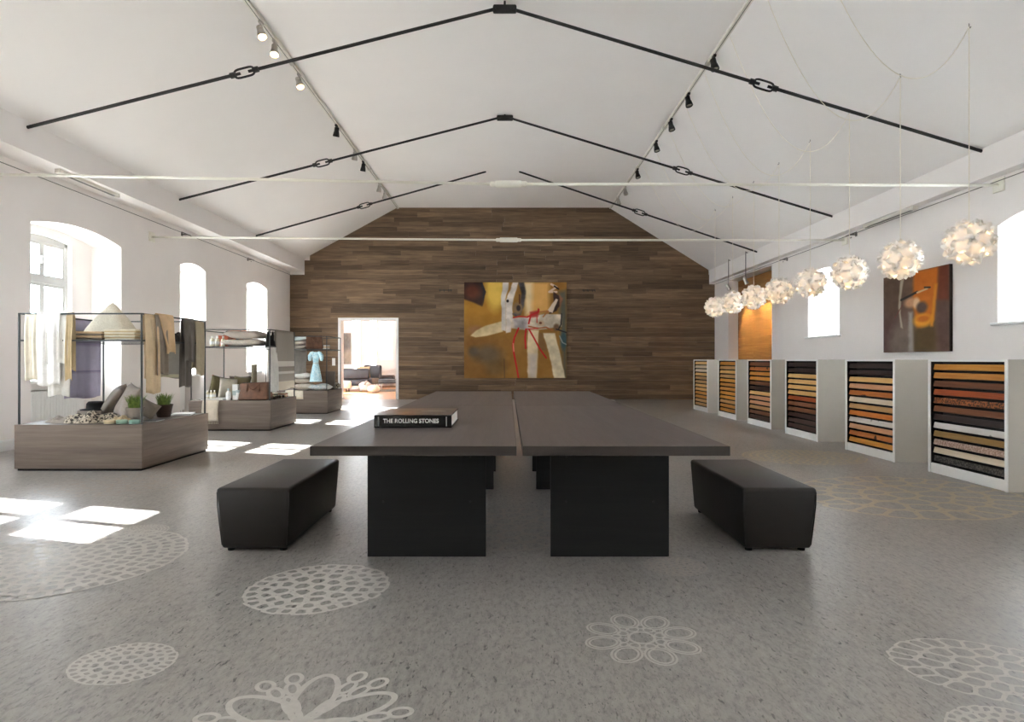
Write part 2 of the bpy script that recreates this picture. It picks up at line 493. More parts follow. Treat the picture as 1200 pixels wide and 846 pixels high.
wl = ['added unseen niche window farthest behind the camera', 'added unseen niche window well behind the camera', 'added unseen niche window just behind the camera', 'tall window before the display stands casting sun on the floor', 'tall mullioned window in the wide niche behind the hanging towels',
      'tall narrow window above the display with the leather bag', 'tall narrow window nearest the dark plank wall']
for i, (na, nb, a, c) in enumerate(LW):
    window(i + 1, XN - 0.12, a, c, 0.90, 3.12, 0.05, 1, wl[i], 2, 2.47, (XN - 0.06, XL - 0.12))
wr = ['added unseen wide window farthest behind the camera', 'added unseen wide window behind the camera', 'added unseen small window just behind the camera', 'small deep arched window beside the square brown painting', 'small deep window between the pendant lamps and honey panel']
for i, (a, c) in enumerate(RW):
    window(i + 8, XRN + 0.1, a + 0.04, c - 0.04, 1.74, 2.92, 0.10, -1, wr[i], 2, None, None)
    s = MB(); s.rbox(XR - 0.06, XRN + 0.02, a - 0.06, c + 0.06, 1.665, 1.702, 0.01)
    tag(s.build('trim_%d' % (i + 3), M['frame_white']), ['thin white sill of the farthest added window behind the camera', 'thin white sill of the wide added window behind the camera', 'thin white sill of the added window just behind the camera', 'thin white window sill beside the square brown painting', 'thin white window sill behind the middle pendant lamps'][i], 'window sill', kind='structure')

# radiators below the niche windows
def radiator(ya, yb, label):
    r = thing('radiator', label, 'radiator', (XN + 0.02, (ya + yb) / 2, 0.12), group='radiators under the niche windows')
    hw = (yb - ya) / 2
    p = MB(); p.rbox(0.0, 0.10, -hw, hw, 0.0, 0.62, 0.012); p.build('panel', M['white'], r)
    n = int((yb - ya) / 0.06); q = MB()
    for i in range(n):
        y = -hw + (i + 0.5) * (2*hw) / n; q.rbox(0.095, 0.104, y - 0.018, y + 0.018, 0.04, 0.58, 0.006, 1)
    tag(q.build('rib', M['white'], r), kind='stuff')
    for s in (-1, 1):
        f = MB(); f.box(0.03, 0.07, s*(hw-0.1) - 0.02, s*(hw-0.1) + 0.02, -0.12, 0.0); f.build('foot', M['white'], r)
radiator(8.75, 10.05, 'white panel radiator in the niche behind the hanging towels')
radiator(12.34, 13.17, 'white panel radiator below the window by the leather bag stand')
radiator(15.45, 16.55, 'white panel radiator below the window nearest plank wall')

# skirting
for (ya, yb, nm, lb) in ((YF, 8.41, 'baseboard_left', 'grey-white moulded skirting before the first window niche'), (10.38, 12.24, 'baseboard_left_middle', 'grey-white moulded skirting between the first and second niche'),
                     (13.27, 15.35, 'baseboard_left_rear', 'grey-white moulded skirting between second and third niche'), (16.65, YB - 0.02, 'baseboard_left_corner', 'grey-white moulded skirting in the plank wall corner')):
    s = MB(); s.box(XL, XL + 0.022, ya, yb, 0, 0.13); s.rbox(XL, XL + 0.034, ya, yb, 0.115, 0.15, 0.008)
    tag(s.build(nm, M['frame_white']), lb, 'skirting', kind='structure')

# wall behind the camera
b = MB(); b.box(-8.2, 8.2, YF - 0.3, YF, 0, 6.2)
tag(b.build('wall_front', M['wall']), 'white plastered end wall behind the camera', 'wall', kind='structure')

# ------------------------------------------------------------------ end wall with planks and doorway
DX0, DX1, DZ = -5.195, -3.437, 2.466
b = MB()
b.box(-8.0, DX0, YB, YB + 0.3, 0, 6.2); b.box(DX1, 8.0, YB, YB + 0.3, 0, 6.2); b.box(DX0, DX1, YB, YB + 0.3, DZ, 6.2)
wall_back = tag(b.build('wall_back', M['black'] if False else M['wall']), 'end wall clad in dark smoked oak planks of many lengths', 'wall', kind='structure')

def xlim(z):
    """clear width of the gable at height z"""
    if z <= ZBLB: l = XL
    elif z <= ZBLT: l = XBL
    else: l = XBL + (z - ZBLT) / (ZC - ZBLT) * (XCL - XBL)
    if z <= ZBRB: r = XR
    elif z <= ZBRT: r = XBR
    else: r = XBR + (z - ZBRT) / (ZC - ZBRT) * (XCR - XBR)
    return l, r
rows = 40; rh = ZC / rows
rng = random.Random(11)
planks = []
for i in range(rows):
    z0, z1 = i * rh, (i + 1) * rh
    l0, r0 = xlim(z0 + 1e-4); l1, r1 = xlim(z1 - 1e-4)
    L = max(l0, l1) if z0 < ZBLT - 0.01 else l0; 
    segs = [(l0, l1, r0, r1)]
    if z0 < ZBLT and z1 > ZBLB: l0 = l1 = max(l0, l1)
    if z0 < ZBRT and z1 > ZBRB: r0 = r1 = min(r0, r1)
    spans = []
    if z0 < DZ + 0.03:
        spans = [(l0, l1, DX0 - 0.05, DX0 - 0.05), (DX1 + 0.05, DX1 + 0.05, r0, r1)]
    else:
        spans = [(l0, l1, r0, r1)]
    for (la, lb, ra, rb) in spans:
        cuts = []
        x = max(la, lb) + rng.uniform(0.25, 1.9)
        while x < min(ra, rb) - 0.35:
            cuts.append(x); x += rng.choice([0.9, 1.2, 1.5, 1.9, 2.3, 2.3, 2.6])
        pl, ph = la, lb
        for c in cuts + [None]:
            ql, qh = (c, c) if c is not None else (ra, rb)
            planks.append((pl, ph, ql, qh, z0, z1)); pl, ph = ql, qh
g = 0.0007
planks.sort(key=lambda p: -(p[2] - p[0]))
stuff = MB()
for k, (pl, ph, ql, qh, z0, z1) in enumerate(planks):
    d = 0.014 + rng.uniform(0, 0.0025)
    cx, cz = (pl + ql) / 2, (z0 + z1) / 2
    mb = MB() if k < 300 else stuff
    ox, oz = (cx, cz) if k < 300 else (0, 0)
    P = [(pl + g - ox, z0 + g - oz), (ql - g - ox, z0 + g - oz), (qh - g - ox, z1 - g - oz), (ph + g - ox, z1 - g - oz)]
    n = len(mb.v)
    mb.v += [(x, 0, z) for x, z in P] + [(x, -d, z) for x, z in P]
    for q in ((4,5,6,7),(0,1,5,4),(1,2,6,5),(2,3,7,6),(3,0,4,7)):
        mb.f.append(tuple(n + i for i in q)); mb.mi.append(0)
    if k < 300: mb.build('plank', M['plank'], wall_back, loc=(cx, YB, cz))
if stuff.v: tag(stuff.build('short_planks', M['plank'], wall_back, loc=(0, YB, 0)), kind='stuff')

# doorway lining
d = thing('door_1', 'open doorway with white lining leading to the lounge', 'doorway', ((DX0 + DX1) / 2, YB, 0), kind='structure')
hw = (DX1 - DX0) / 2
j = MB(); j.box(-hw - 0.05, -hw + 0.03, -0.03, 0.31, 0, DZ - 0.03); j.build('jamb', M['frame_white'], d)
j = MB(); j.box(hw - 0.03, hw + 0.05, -0.03, 0.31, 0, DZ - 0.03); j.build('jamb', M['frame_white'], d)
j = MB(); j.box(-hw - 0.05, hw + 0.05, -0.03, 0.31, DZ - 0.03, DZ + 0.045); j.build('head', M['frame_white'], d)

# honey coloured panel in the niche of the sample wall
p = thing('wood_wall_panel', 'honey oak plank panel lit by two spotlights in the wall niche', 'wall panel', (XR + 0.30, (NICHE[0] + NICHE[1]) / 2, 0))
HW = (NICHE[1] - NICHE[0]) / 2 - 0.01
bk = MB(); bk.box(0.0, 0.26, -HW, HW, 0, 3.48); bk.build('backing', M['ochre_plank'], p)
z = 0.0; k = 0
while z < 3.45:
    z1 = min(z + 0.205, 3.48); c = [0.35, -0.6, 0.9, -0.1, -0.95, 0.6][k % 6]
    for (ya, yb) in ((-HW, c), (c, HW)):
        q = MB(); q.box(-0.018, 0.0, ya + 0.003 - (ya+yb)/2, yb - 0.003 - (ya+yb)/2, z + 0.003 - z, z1 - 0.003 - z)
        q.build('plank', M['ochre_plank'], p, loc=(0, (ya + yb) / 2, z))
    z = z1; k += 1
s = MB(); s.box(4.9, XR - 0.01, YB - 0.06, YB - 0.02, 0, 0.012)  # thin flat ochre strip on the floor at the wall base
tag(s.build('ochre_floor_strip', M['ochre_plank']), 'thin ochre strip on the floor along the plank wall base', 'floor strip')

# ------------------------------------------------------------------ lounge beyond the doorway
BX0, BX1, BY1, BZ = -9.6, -2.8, 28.0, 4.0
b = MB(); b.box(BX0 - 0.4, 8.0, YB + 0.02, BY1 + 0.4, -0.15, 0.0)
tag(b.build('floor_lounge', M['backfloor']), 'glossy oak floor of the lounge beyond the doorway', 'floor', kind='structure')
b = MB()
wins = [(-7.33, -6.98), (-6.5, -6.2)]
cur = BX0 - 0.4
for a, c in wins:
    b.box(cur, a, BY1, BY1 + 0.4, 0, BZ); b.box(a, c, BY1, BY1 + 0.4, 0, 0.75); b.box(a, c, BY1, BY1 + 0.4, 3.4, BZ); cur = c
b.box(cur, BX1 + 0.3, BY1, BY1 + 0.4, 0, BZ)
tag(b.build('wall_lounge_rear', M['wall']), 'white rear wall of the lounge with two tall bright windows', 'wall', kind='structure')
for i, (a, c) in enumerate(wins):
    w = thing('window_%d' % (13 + i), ['bright tall slot window above the lounge sofa', 'bright tall slot window beside the wall cupboard'][i], 'window', ((a+c)/2, BY1 + 0.25, 0.75), kind='structure')
    f = MB(); h = (c - a)/2
    f.box(-h, -h + 0.03, -0.03, 0.03, 0, 2.65); f.box(h - 0.03, h, -0.03, 0.03, 0, 2.65); f.box(-h, h, -0.03, 0.03, 0, 0.04); f.box(-h, h, -0.03, 0.03, 2.6, 2.65)
    f.build('frame', M['frame_white'], w)
    f = MB(); f.box(-h + 0.03, h - 0.03, -0.004, 0.004, 0.04, 2.6); f.build('pane', M['glass'], w)
b = MB(); LB = [(22.75, 23.35)]
cur = YB + 0.3
for a, c in LB:
    b.box(BX0 - 0.4, BX0, cur, a, 0, BZ); b.box(BX0 - 0.4, BX0, a, c, 0, 2.3); b.box(BX0 - 0.4, BX0, a, c, 3.2, BZ); cur = c
b.box(BX0 - 0.4, BX0, cur, BY1, 0, BZ)
tag(b.build('wall_lounge_side', M['wall']), 'white side wall of the lounge letting the sun in', 'wall', kind='structure')
b = MB(); b.box(BX1, BX1 + 0.3, YB + 0.3, BY1, 0, BZ)
tag(b.build('wall_lounge_inner', M['wall']), 'white inner wall of the lounge beside the doorway', 'wall', kind='structure')
b = MB(); b.box(BX0 - 0.4, BX1 + 0.3, YB + 0.3, BY1 + 0.4, BZ, BZ + 0.2)
tag(b.build('ceiling_lounge', M['ceil']), 'white flat ceiling of the lounge beyond the doorway', 'ceiling', kind='structure')

# ------------------------------------------------------------------ roof ties (black) and cream tension rods
def roof_tie(Y, zl, zr, zc, xc, label, tl, tr, broken=False):
    t = thing('roof_tie', label, 'roof tie', (0, Y, 0), group='black roof ties')
    pl, pr = Vector((XBL + 0.0, 0, zl)), Vector((XBR, 0, zr))
    if broken:
        ends = [(pl, Vector((-0.56, 0, ZC - 0.005)), tl), (pr, Vector((0.26, 0, ZC - 0.005)), tr)]
    else:
        ends = [(pl, Vector((xc - 0.12, 0, zc)), tl), (pr, Vector((xc + 0.12, 0, zc - 0.01)), tr)]
    for a, c, tx in ends:
        u = (c - a).normalized(); q = a + u * ((tx - a.x) / u.x)
        b = MB(); b.tube([a - u*0.02, q - u * 0.115], 0.022, 8); b.build('rod', M['iron'], t, smooth=False)
        b = MB(); b.tube([q + u * 0.115, c], 0.022, 8); b.build('rod', M['iron'], t)
        # turnbuckle: open link with two collars and the threaded ends inside
        s = Vector((-u.z, 0, u.x))
        if s.z < 0: s = -s
        b = MB(); lp = []
        for k in range(24):
            th = 2 * PI * k / 24; cx, sx = math.cos(th), math.sin(th)
            lp.append(q + u * (0.13 * math.copysign(abs(cx) ** 0.45, cx)) + s * (0.058 * math.copysign(abs(sx) ** 0.6, sx)))
        b.tube(lp, 0.0135, 6, closed=True); tb = b.build('turnbuckle', M['iron'], t, smooth=True)
        for sg in (-1, 1):
            b = MB(); b.tube([q + u * (sg * 0.115), q + u * (sg * 0.19)], 0.036, 6); b.build('collar', M['iron'], tb)
            b = MB(); b.tube([q + u * (sg * 0.055), q + u * (sg * 0.13)], 0.019, 8); b.build('threaded_end', M['iron'], tb)
    if not broken:
        b = MB(); b.rbox(xc - 0.155, xc + 0.155, -0.03, 0.03, zc - 0.055, zc + 0.05, 0.02, 2); cp = b.build('coupling', M['iron'], t)
        for sx in (-0.1, 0.1):
            b = MB(); b.tube([(xc + sx, -0.045, zc), (xc + sx, 0.045, zc)], 0.028, 10); b.build('bolt', M['iron'], cp)
        b = MB(); b.tube([(xc, 0, zc + 0.045), (xc, 0, ZC + 0.01)], 0.014, 8); b.build('hanger', M['iron'], cp)
roof_tie(7.80, 4.255, 3.945, 5.80, -0.05, 'black iron roof tie nearest the camera, with central coupling', -3.45, 3.33)
roof_tie(11.4, 4.275, 3.955, 5.835, -0.07, 'black iron roof tie, middle one of the three', -3.55, 3.32)
roof_tie(14.85, 4.30, 3.90, 5.85, 0, 'black iron roof tie nearest the plank wall, ending in the ceiling', -3.58, 3.26, True)

def tension_rod(Y, z, label, bracket=True):
    t = thing('tension_rod', label, 'tension rod', (0, Y, 0), group='cream tension rods')
    zl, zm, zr = z
    b = MB(); b.tube([(XL, 0, zl), (-0.2, 0, zm)], 0.019, 8); b.build('rod', M['rodwhite'], t, smooth=True)
    b = MB(); b.tube([(0.2, 0, zm), (XR, 0, zr)], 0.019, 8); b.build('rod', M['rodwhite'], t, smooth=True)
    b = MB(); pr = [(0.02, -0.24), (0.034, -0.23), (0.034, -0.17), (0.045, -0.16), (0.045, 0.16), (0.034, 0.17), (0.034, 0.23), (0.02, 0.24)]
    m = Matrix.Translation((0, 0, zm)) @ Matrix.Rotation(PI/2, 4, 'Y'); b.lathe(pr, seg=14, m=m); b.build('coupling', M['rodwhite'], t, smooth=False)
    for x, zz, sg in ((XL, zl, 1), (XR, zr, -1)):
        b = MB(); b.rbox(min(x, x + sg*0.025), max(x, x + sg*0.025), -0.09, 0.09, zz - 0.09, zz + 0.09, 0.008); b.build('wall_plate', M['rodwhite'], t)
tension_rod(7.72, (3.62, 3.49, 3.475), 'long cream painted tension rod nearer the camera')
tension_rod(11.25, (3.53, 3.475, 3.47), 'long cream painted tension rod crossing before the plank wall')

# ------------------------------------------------------------------ lighting tracks with spotlights
def track(x, tilt, label):
    t = thing('lighting_track', label, 'lighting track', (x, 0, ZC), group='ceiling lighting tracks')
    b = MB(); m = Matrix.Rotation(tilt, 4, 'Y')
    b.box(-0.03, 0.03, YF + 0.2, YB - 0.05, -0.045, 0.0, m); b.build('rail', M['alu'], t)
    b = MB(); b.box(-0.004, 0.004, YF + 0.2, YB - 0.05, -0.047, -0.044, m); b.build('slot', M['black'], t)
    for k in range(7):
        b = MB(); y = 1.5 + k * 2.6; b.box(-0.034, 0.034, y, y + 0.12, -0.049, 0.004, m); b.build('joint', M['chrome'], t)
track(XCL + 0.03, 0.0, 'long grey ceiling lighting track carrying the lit spotlights')
track(XCR + 0.04, 0.0, 'long grey ceiling lighting track above the cabinet side, spotlights unlit')

M['bulb'] = m_emit('warm_bulb', rgb(255, 200, 140), 6)
M['bulb_off'] = m_plain('unlit_lens', rgb(170, 165, 150), 0.2)
def spot(x, y, mat, lit, aim, label, size=1.0):
    t = thing('track_spotlight', label, 'spotlight', (x, y, ZC - 0.045), group='lit track spotlights' if lit else 'unlit track spotlights')
    a = Vector(aim).normalized(); q = a.to_track_quat('Z', 'Y').to_matrix().to_4x4()
    b = MB(); b.rbox(-0.022, 0.022, -0.05, 0.05, -0.035, 0.002, 0.006); b.build('adapter', mat, t)
    b = MB(); b.tube([(0, 0, -0.03), (0, 0, -0.085)], 0.009, 8); b.tube([(0, -0.045, -0.09), (0, 0.045, -0.09)], 0.01, 6)
    b.tube([(0, -0.045, -0.09), (0, -0.045, -0.14)], 0.008, 6); b.tube([(0, 0.045, -0.09), (0, 0.045, -0.14)], 0.008, 6)
    b.build('yoke', mat, t)
    m = Matrix.Translation((0, 0, -0.14)) @ q
    b = MB(); b.lathe([(0.026, -0.095), (0.045, -0.085), (0.045, -0.01), (0.051, 0.0), (0.062, 0.06), (0.064, 0.085), (0.056, 0.087), (0.052, 0.066), (0.02, 0.03)], seg=16, m=m)
    h = b.build('head', mat, t); auto_smooth(h)
    b = MB(); b.lathe([(0.02, 0.035), (0.05, 0.068), (0.042, 0.078), (0.01, 0.082)], seg=14, m=m)
    b.build('bulb', M['bulb'] if lit else M['bulb_off'], h, smooth=True)
    if lit:
        ld = bpy.data.lights.new('spot_lamp', 'SPOT'); ld.energy = 14; ld.spot_size = R(55); ld.spot_blend = 0.6; ld.color = (1, 0.8, 0.58); ld.shadow_soft_size = 0.03
        lo = bpy.data.objects.new('spot_lamp', ld); COL.objects.link(lo); lo.parent = t
        lo.location = Vector((0, 0, -0.14)) + a * 0.09; lo.rotation_euler = a.to_track_quat('-Z', 'Y').to_euler()
ordn = ['first', 'second', 'third', 'fourth', 'fifth', 'sixth', 'seventh', 'eighth']
for i, y in enumerate((8.2, 8.68, 9.7)):
    spot(XCL + 0.03, y, M['chrome'], True, (0.35, -0.25, -1) if i != 1 else (0.1, -0.35, -1), 'lit nickel track spotlight, %s of the three glowing ones' % ordn[i])
for i, (y, m) in enumerate(((11.8, 'iron'), (13.2, 'chrome'), (13.97, 'iron'), (15.7, 'chrome'), (16.4, 'chrome'))):
    spot(XCL + 0.03, y, M[m], False, (-0.2, 0.3, -1), 'unlit %s spotlight on the track over the display stands, %s beyond the glowing ones' % ('black' if m == 'iron' else 'nickel', ordn[i]))
for i, (y, m) in enumerate(((9.1, 'iron'), (10.4, 'iron'), (11.5, 'iron'), (12.65, 'iron'), (14.5, 'iron'), (16.0, 'chrome'), (17.0, 'chrome'))):
    spot(XCR + 0.04, y, M[m], False, (0.15, -0.2, -1), 'unlit %s spotlight on the cabinet side track, %s from the camera' % ('black' if m == 'iron' else 'nickel', ordn[i]))

# two suspended spotlights in front of the honey panel
for i, (y, zb) in enumerate(((16.6, 3.22), (15.4, 3.24))):
    t = thing('suspended_spotlight', ['small spotlight on a thin stem at the plank wall end of the honey panel', 'small spotlight on a thin stem before the middle of the honey panel'][i], 'spotlight', (XBR - 0.06, y, ZBRT + 0.04), group='stem spotlights')
    b = MB(); b.tube([(0, 0, 0.05), (0, 0, zb - ZBRT - 0.04)], 0.012, 8); b.build('stem', M['wire'], t)
    b = MB(); b.tube([(0, 0, -0.02), (0.05, 0, -0.02)], 0.02, 8); b.build('clamp', M['wire'], t)
    a = Vector((0.45, -0.1, -1)).normalized(); m = Matrix.Translation((0, 0, zb - ZBRT - 0.04)) @ a.to_track_quat('Z', 'Y').to_matrix().to_4x4()
    b = MB(); b.lathe([(0.03, -0.12), (0.04, -0.11), (0.045, 0.0), (0.055, 0.07), (0.048, 0.075), (0.03, 0.05)], seg=14, m=m); h = b.build('head', M['chrome'], t); auto_smooth(h)
    b = MB(); b.lathe([(0.02, 0.05), (0.044, 0.066), (0.02, 0.072)], seg=12, m=m); b.build('bulb', M['bulb'], h)
    ld = bpy.data.lights.new('stem_lamp', 'SPOT'); ld.energy = 60; ld.spot_size = R(60); ld.spot_blend = 0.7; ld.color = (1, 0.72, 0.42); ld.shadow_soft_size = 0.03
    lo = bpy.data.objects.new('stem_lamp', ld); COL.objects.link(lo); lo.parent = t
    lo.location = Vector((0, 0, zb - ZBRT - 0.04)) + a * 0.09; lo.rotation_euler = a.to_track_quat('-Z', 'Y').to_euler()

# linear lamps under the beams and the wall cables
def linear_lamp(x, ya, yb, z, label):
    t = thing('linear_lamp', label, 'lamp', (x, (ya + yb)/2, z), group='linear lamps under the edge beams')
    h = (yb - ya)/2
    b = MB(); b.rbox(-0.035, 0.035, -h, h, -0.05, 0.002, 0.008); b.build('housing', M['alu'], t)
    b = MB(); b.rbox(-0.024, 0.024, -h + 0.06, h - 0.06, -0.056, -0.048, 0.004, 1); b.build('diffuser', M['wire'], t)
    for s in (-1, 1):
        b = MB(); b.rbox(-0.04, 0.04, s*h - 0.03, s*h + 0.03, -0.06, 0.003, 0.006); b.build('end_cap', M['alu'], t)
linear_lamp(-6.40, 8.5, 9.75, ZBLB, 'slim grey linear lamp under the beam on the window niche side')
linear_lamp(6.25, 9.2, 10.45, ZBRB, 'slim grey linear lamp under the beam on the cabinet side')

def wall_cable(x, z, sg, ys, label):
    t = thing('wall_cable', label, 'cable', (x, 0, z), group='wall cables')
    pts = []
    y = 2.0
    b = MB(); b.tube([(sg * 0.1, YF + 0.02, 0), (sg * 0.1, YB - 0.03, 0)], 0.006, 6); b.build('wire', M['wire'], t)
    for y in ys:
        b = MB(); b.tube([(-sg*0.01, y, 0.0), (sg * 0.12, y, 0.0)], 0.012, 6); b.tube([(sg*0.05, y - 0.1, 0.03), (sg*0.12, y + 0.12, 0.0)], 0.009, 6)
        b.tube([(sg*0.05, y + 0.1, -0.04), (sg*0.1, y - 0.02, -0.05)], 0.009, 6); b.rbox(-0.008, 0.012, y - 0.03, y + 0.03, -0.03, 0.03, 0.005); b.build('bracket', M['wire'], t)
wall_cable(XL, 3.80, 1, (12.3, 15.4), 'thin grey lighting cable along the window niche wall')
wall_cable(XR, 3.50, -1, (10.9, 13.6), 'thin grey lighting cable along the cabinet wall')

# ------------------------------------------------------------------ pendant lamps
def m_shade():
    t = NT('translucent_white_plastic')
    d = t.node('ShaderNodeBsdfDiffuse'); tr = t.node('ShaderNodeBsdfTranslucent'); mx = t.node('ShaderNodeMixShader')
    d.inputs[0].default_value = (0.86, 0.85, 0.83, 1); tr.inputs[0].default_value = (0.95, 0.86, 0.72, 1)
    mx.inputs[0].default_value = 0.12
    t.link(d.outputs[0], mx.inputs[1]); t.link(tr.outputs[0], mx.inputs[2]); t.link(mx.outputs[0], t.out.inputs[0])
    return t.m
M['shade'] = m_shade()
M['pendant_bulb'] = m_emit('pendant_bulb_glow', rgb(255, 215, 160), 1.0)

phi = (1 + 5 ** 0.5) / 2
# rhombic triacontahedron: 30 face normals are the icosahedron's edge midpoints
ico = []
for a in (-1, 1):
    for c in (-phi, phi):
        ico += [Vector((0, a, c)), Vector((a, c, 0)), Vector((c, 0, a))]
edges = [(i, j) for i in range(12) for j in range(i + 1, 12) if (ico[i] - ico[j]).length < 2.01]
RS = 0.212
def panel_mesh():
    """one S-curved rhombic element, its long diagonal along x, facing +z"""
    L = RS * 0.618 * 1.04   # half long diagonal
    S = L / phi
    def fn(u, v):
        a, c = (u * 2 - 1) * 1.16, (v * 2 - 1) * 1.16
        x = (a + c) / 2 * L; y = (a - c) / 2 * S
        lift = 0.060 * a * c * (a*a - c*c)
        r2 = (x*x + y*y)
        z = math.sqrt(max(RS*RS - r2, 0)) + lift * 1.2
        k = 1 + lift * 1.2
        return (x*k, y*k, z)
    b = MB(); b.grid(fn, 8, 8)
    return b.mesh('shade_panel', M['shade'], smooth=True)
PM = panel_mesh()
PM_R = []
for (i, j) in edges:
    n = ((ico[i] + ico[j]) / 2).normalized(); x = (ico[j] - ico[i]).normalized(); y = n.cross(x)
    PM_R.append(Matrix((x, y, n)).transposed().to_euler())
def pendant(i, y):
    z = 2.465; ztop = ZC - (ZC - ZBRT) / (XBR - XCR) * (4.88 - XCR)
    nm = 'white puzzle-panel globe pendant lamp, %s in the row from the camera' % ordn[i]
    t = thing('pendant_lamp', nm, 'pendant lamp', (4.88, y, z), rotz=i * 0.7, group='row of globe pendant lamps')
    for e in PM_R: inst('shade_panel', PM, t, rot=e)
    b = MB(); b.lathe([(0.015, 0.06), (0.02, 0.04), (0.045, 0.0), (0.048, -0.02), (0.035, -0.055), (0.01, -0.065)], seg=16); b.build('bulb', M['pendant_bulb'], t, smooth=True)
    b = MB(); b.lathe([(0.02, 0.055), (0.022, 0.13), (0.008, 0.14)], seg=12); b.build('socket', M['white'], t)
    b = MB(); b.tube([(0, 0, 0.13), (0, 0, ztop - z - 0.03)], 0.0045, 6); b.build('cable', M['cable'], t)
    b = MB(); hk = [(0, 0, ztop - z + 0.01), (0, 0, ztop - z - 0.03), (0.012, 0, ztop - z - 0.045), (0.02, 0, ztop - z - 0.03)]; b.tube(hk, 0.005, 6); b.build('ceiling_hook', M['wire'], t)
    # slack supply cable from the hook up to the lighting track, hanging in the lamp's own plane
    b = MB(); pts = []
    xa, za, xb_, zb = 4.88, ztop - 0.035, XCR + 0.075, ZC - 0.03
    for k in range(29):
        u = k / 28; sag = 1.02 if i < 4 else 0.95
        pts.append((xa + (xb_ - xa) * u, 0, za + (zb - za) * u - sag * 4 * u * (1 - u) * (1 - 0.25 * (u - 0.4))))
    cr = math.cos(-i * 0.7); sr = math.sin(-i * 0.7)
    pts = [((p[0] - 4.88) * cr, (p[0] - 4.88) * sr, p[2] - z) for p in pts]
    b.tube(pts, 0.0042, 6); b.build('slack_cable', M['cable'], t, smooth=True)
    ld = bpy.data.lights.new('pendant_glow', 'POINT'); ld.energy = 0.8; ld.color = (1, 0.76, 0.5); ld.shadow_soft_size = 0.05
    lo = bpy.data.objects.new('pendant_glow', ld); COL.objects.link(lo); lo.parent = t; lo.location = (0, 0, -0.09)
for i in range(8): pendant(i, 6.33 + 1.112 * i)

# ------------------------------------------------------------------ tables, benches, book
M['edge'] = m_wood('dark_table_edge', rgb(44, 39, 36), rgb(56, 50, 46), rgb(68, 61, 57), 'X', 0.7, 0.5, 30, bump=0.03, spec=0.25)
def table(x0, x1, y0, y1, ly, label):
    t = thing('conference_table', label, 'table', ((x0 + x1)/2, (y0 + y1)/2, 0), group='dark conference tables')
    hx, hy = (x1 - x0)/2, (y1 - y0)/2
    b = MB(); b.rbox(-hx, hx, -hy, hy, 0.708, 0.76, 0.0025, 1); b.build('tabletop', M['table'], t)
    b = MB(); e = 0.0012; b.box(-hx - e, hx + e, -hy - e, -hy + 0.001, 0.7095, 0.7585); b.build('edge_band', M['edge'], t)
    b = MB(); b.box(-hx - e, -hx + 0.001, -hy + 0.001, hy, 0.7095, 0.7585); b.build('edge_band', M['edge'], t)
    b = MB(); b.box(hx - 0.001, hx + e, -hy + 0.001, hy, 0.7095, 0.7585); b.build('edge_band', M['edge'], t)
    for y in ly:
        yy = y - (y0 + y1)/2
        b = MB(); b.rbox(-0.367, 0.367, yy, yy + 0.022, 0.0, 0.71, 0.002, 1); lg = b.build('leg_panel', M['leg'], t)
        bl = MB()
        for sx in (-0.27, 0.27):
            for z in (0.34, 0.62):
                m = Matrix.Translation((sx, yy, z)) @ Matrix.Rotation(PI/2, 4, 'X'); bl.lathe([(0.008, -0.001), (0.008, 0.002)], seg=8, m=m)
        bl.build('screw_cap', M['black'], lg)
table(-1.056, 0.041, 3.18, 6.02, (3.70, 5.62), 'dark table carrying the black book, nearest the camera')
table(0.076, 1.178, 3.18, 6.02, (3.70, 5.62), 'bare dark table nearest the camera, beside the cabinet side bench')
table(-1.056, 0.041, 6.03, 8.70, (6.52, 8.25), 'dark table behind the one with the book')
table(0.076, 1.178, 6.03, 8.70, (6.52, 8.25), 'bare dark table at the far end, beyond a cross seam')

def bench(x0, x1, y0, y1, label, sg):
    cx, cy = (x0 + x1)/2, (y0 + y1)/2; hx, hy = (x1-x0)/2, (y1-y0)/2
    t = thing('bench', label, 'bench', (cx, cy, 0), group='black leather cube benches')
    def tp(c):
        k = 0.90 + 0.10 * min(1, max(0, (c.z - 0.03) / 0.3)); puff = 1 + 0.012 * math.sin(PI * min(1, max(0, c.z / 0.41)))
        return (c.x * k * puff, c.y * (0.955 + 0.045 * min(1, max(0, (c.z - 0.03) / 0.3))), c.z)
    b = MB(); b.rbox(-hx, hx, -hy, hy, 0.022, 0.412, 0.022, 3, fn=tp); o = b.build('body', M['leather'], t); auto_smooth(o, 50)
    for sx in (-1, 1):
        b = MB(); b.tube([tp(Vector((sx * (hx - 0.007), -(hy - 0.007), z))) for z in (0.045, 0.12, 0.2, 0.3, 0.385)], 0.004, 6); b.build('seam_piping', M['leather'], t, smooth=True)
        for sy in (-1, 1):
            b = MB(); b.lathe([(0.022, 0.0), (0.024, 0.026)], c=(sx * hx * 0.72, sy * hy * 0.86, 0), seg=12); b.build('foot', M['black'], t)
bench(1.475, 1.945, 3.76, 4.86, 'black leather bench on the side of the sample cabinets', 1)
bench(-1.845, -1.38, 3.76, 4.88, 'black leather bench on the side of the display stands', -1)

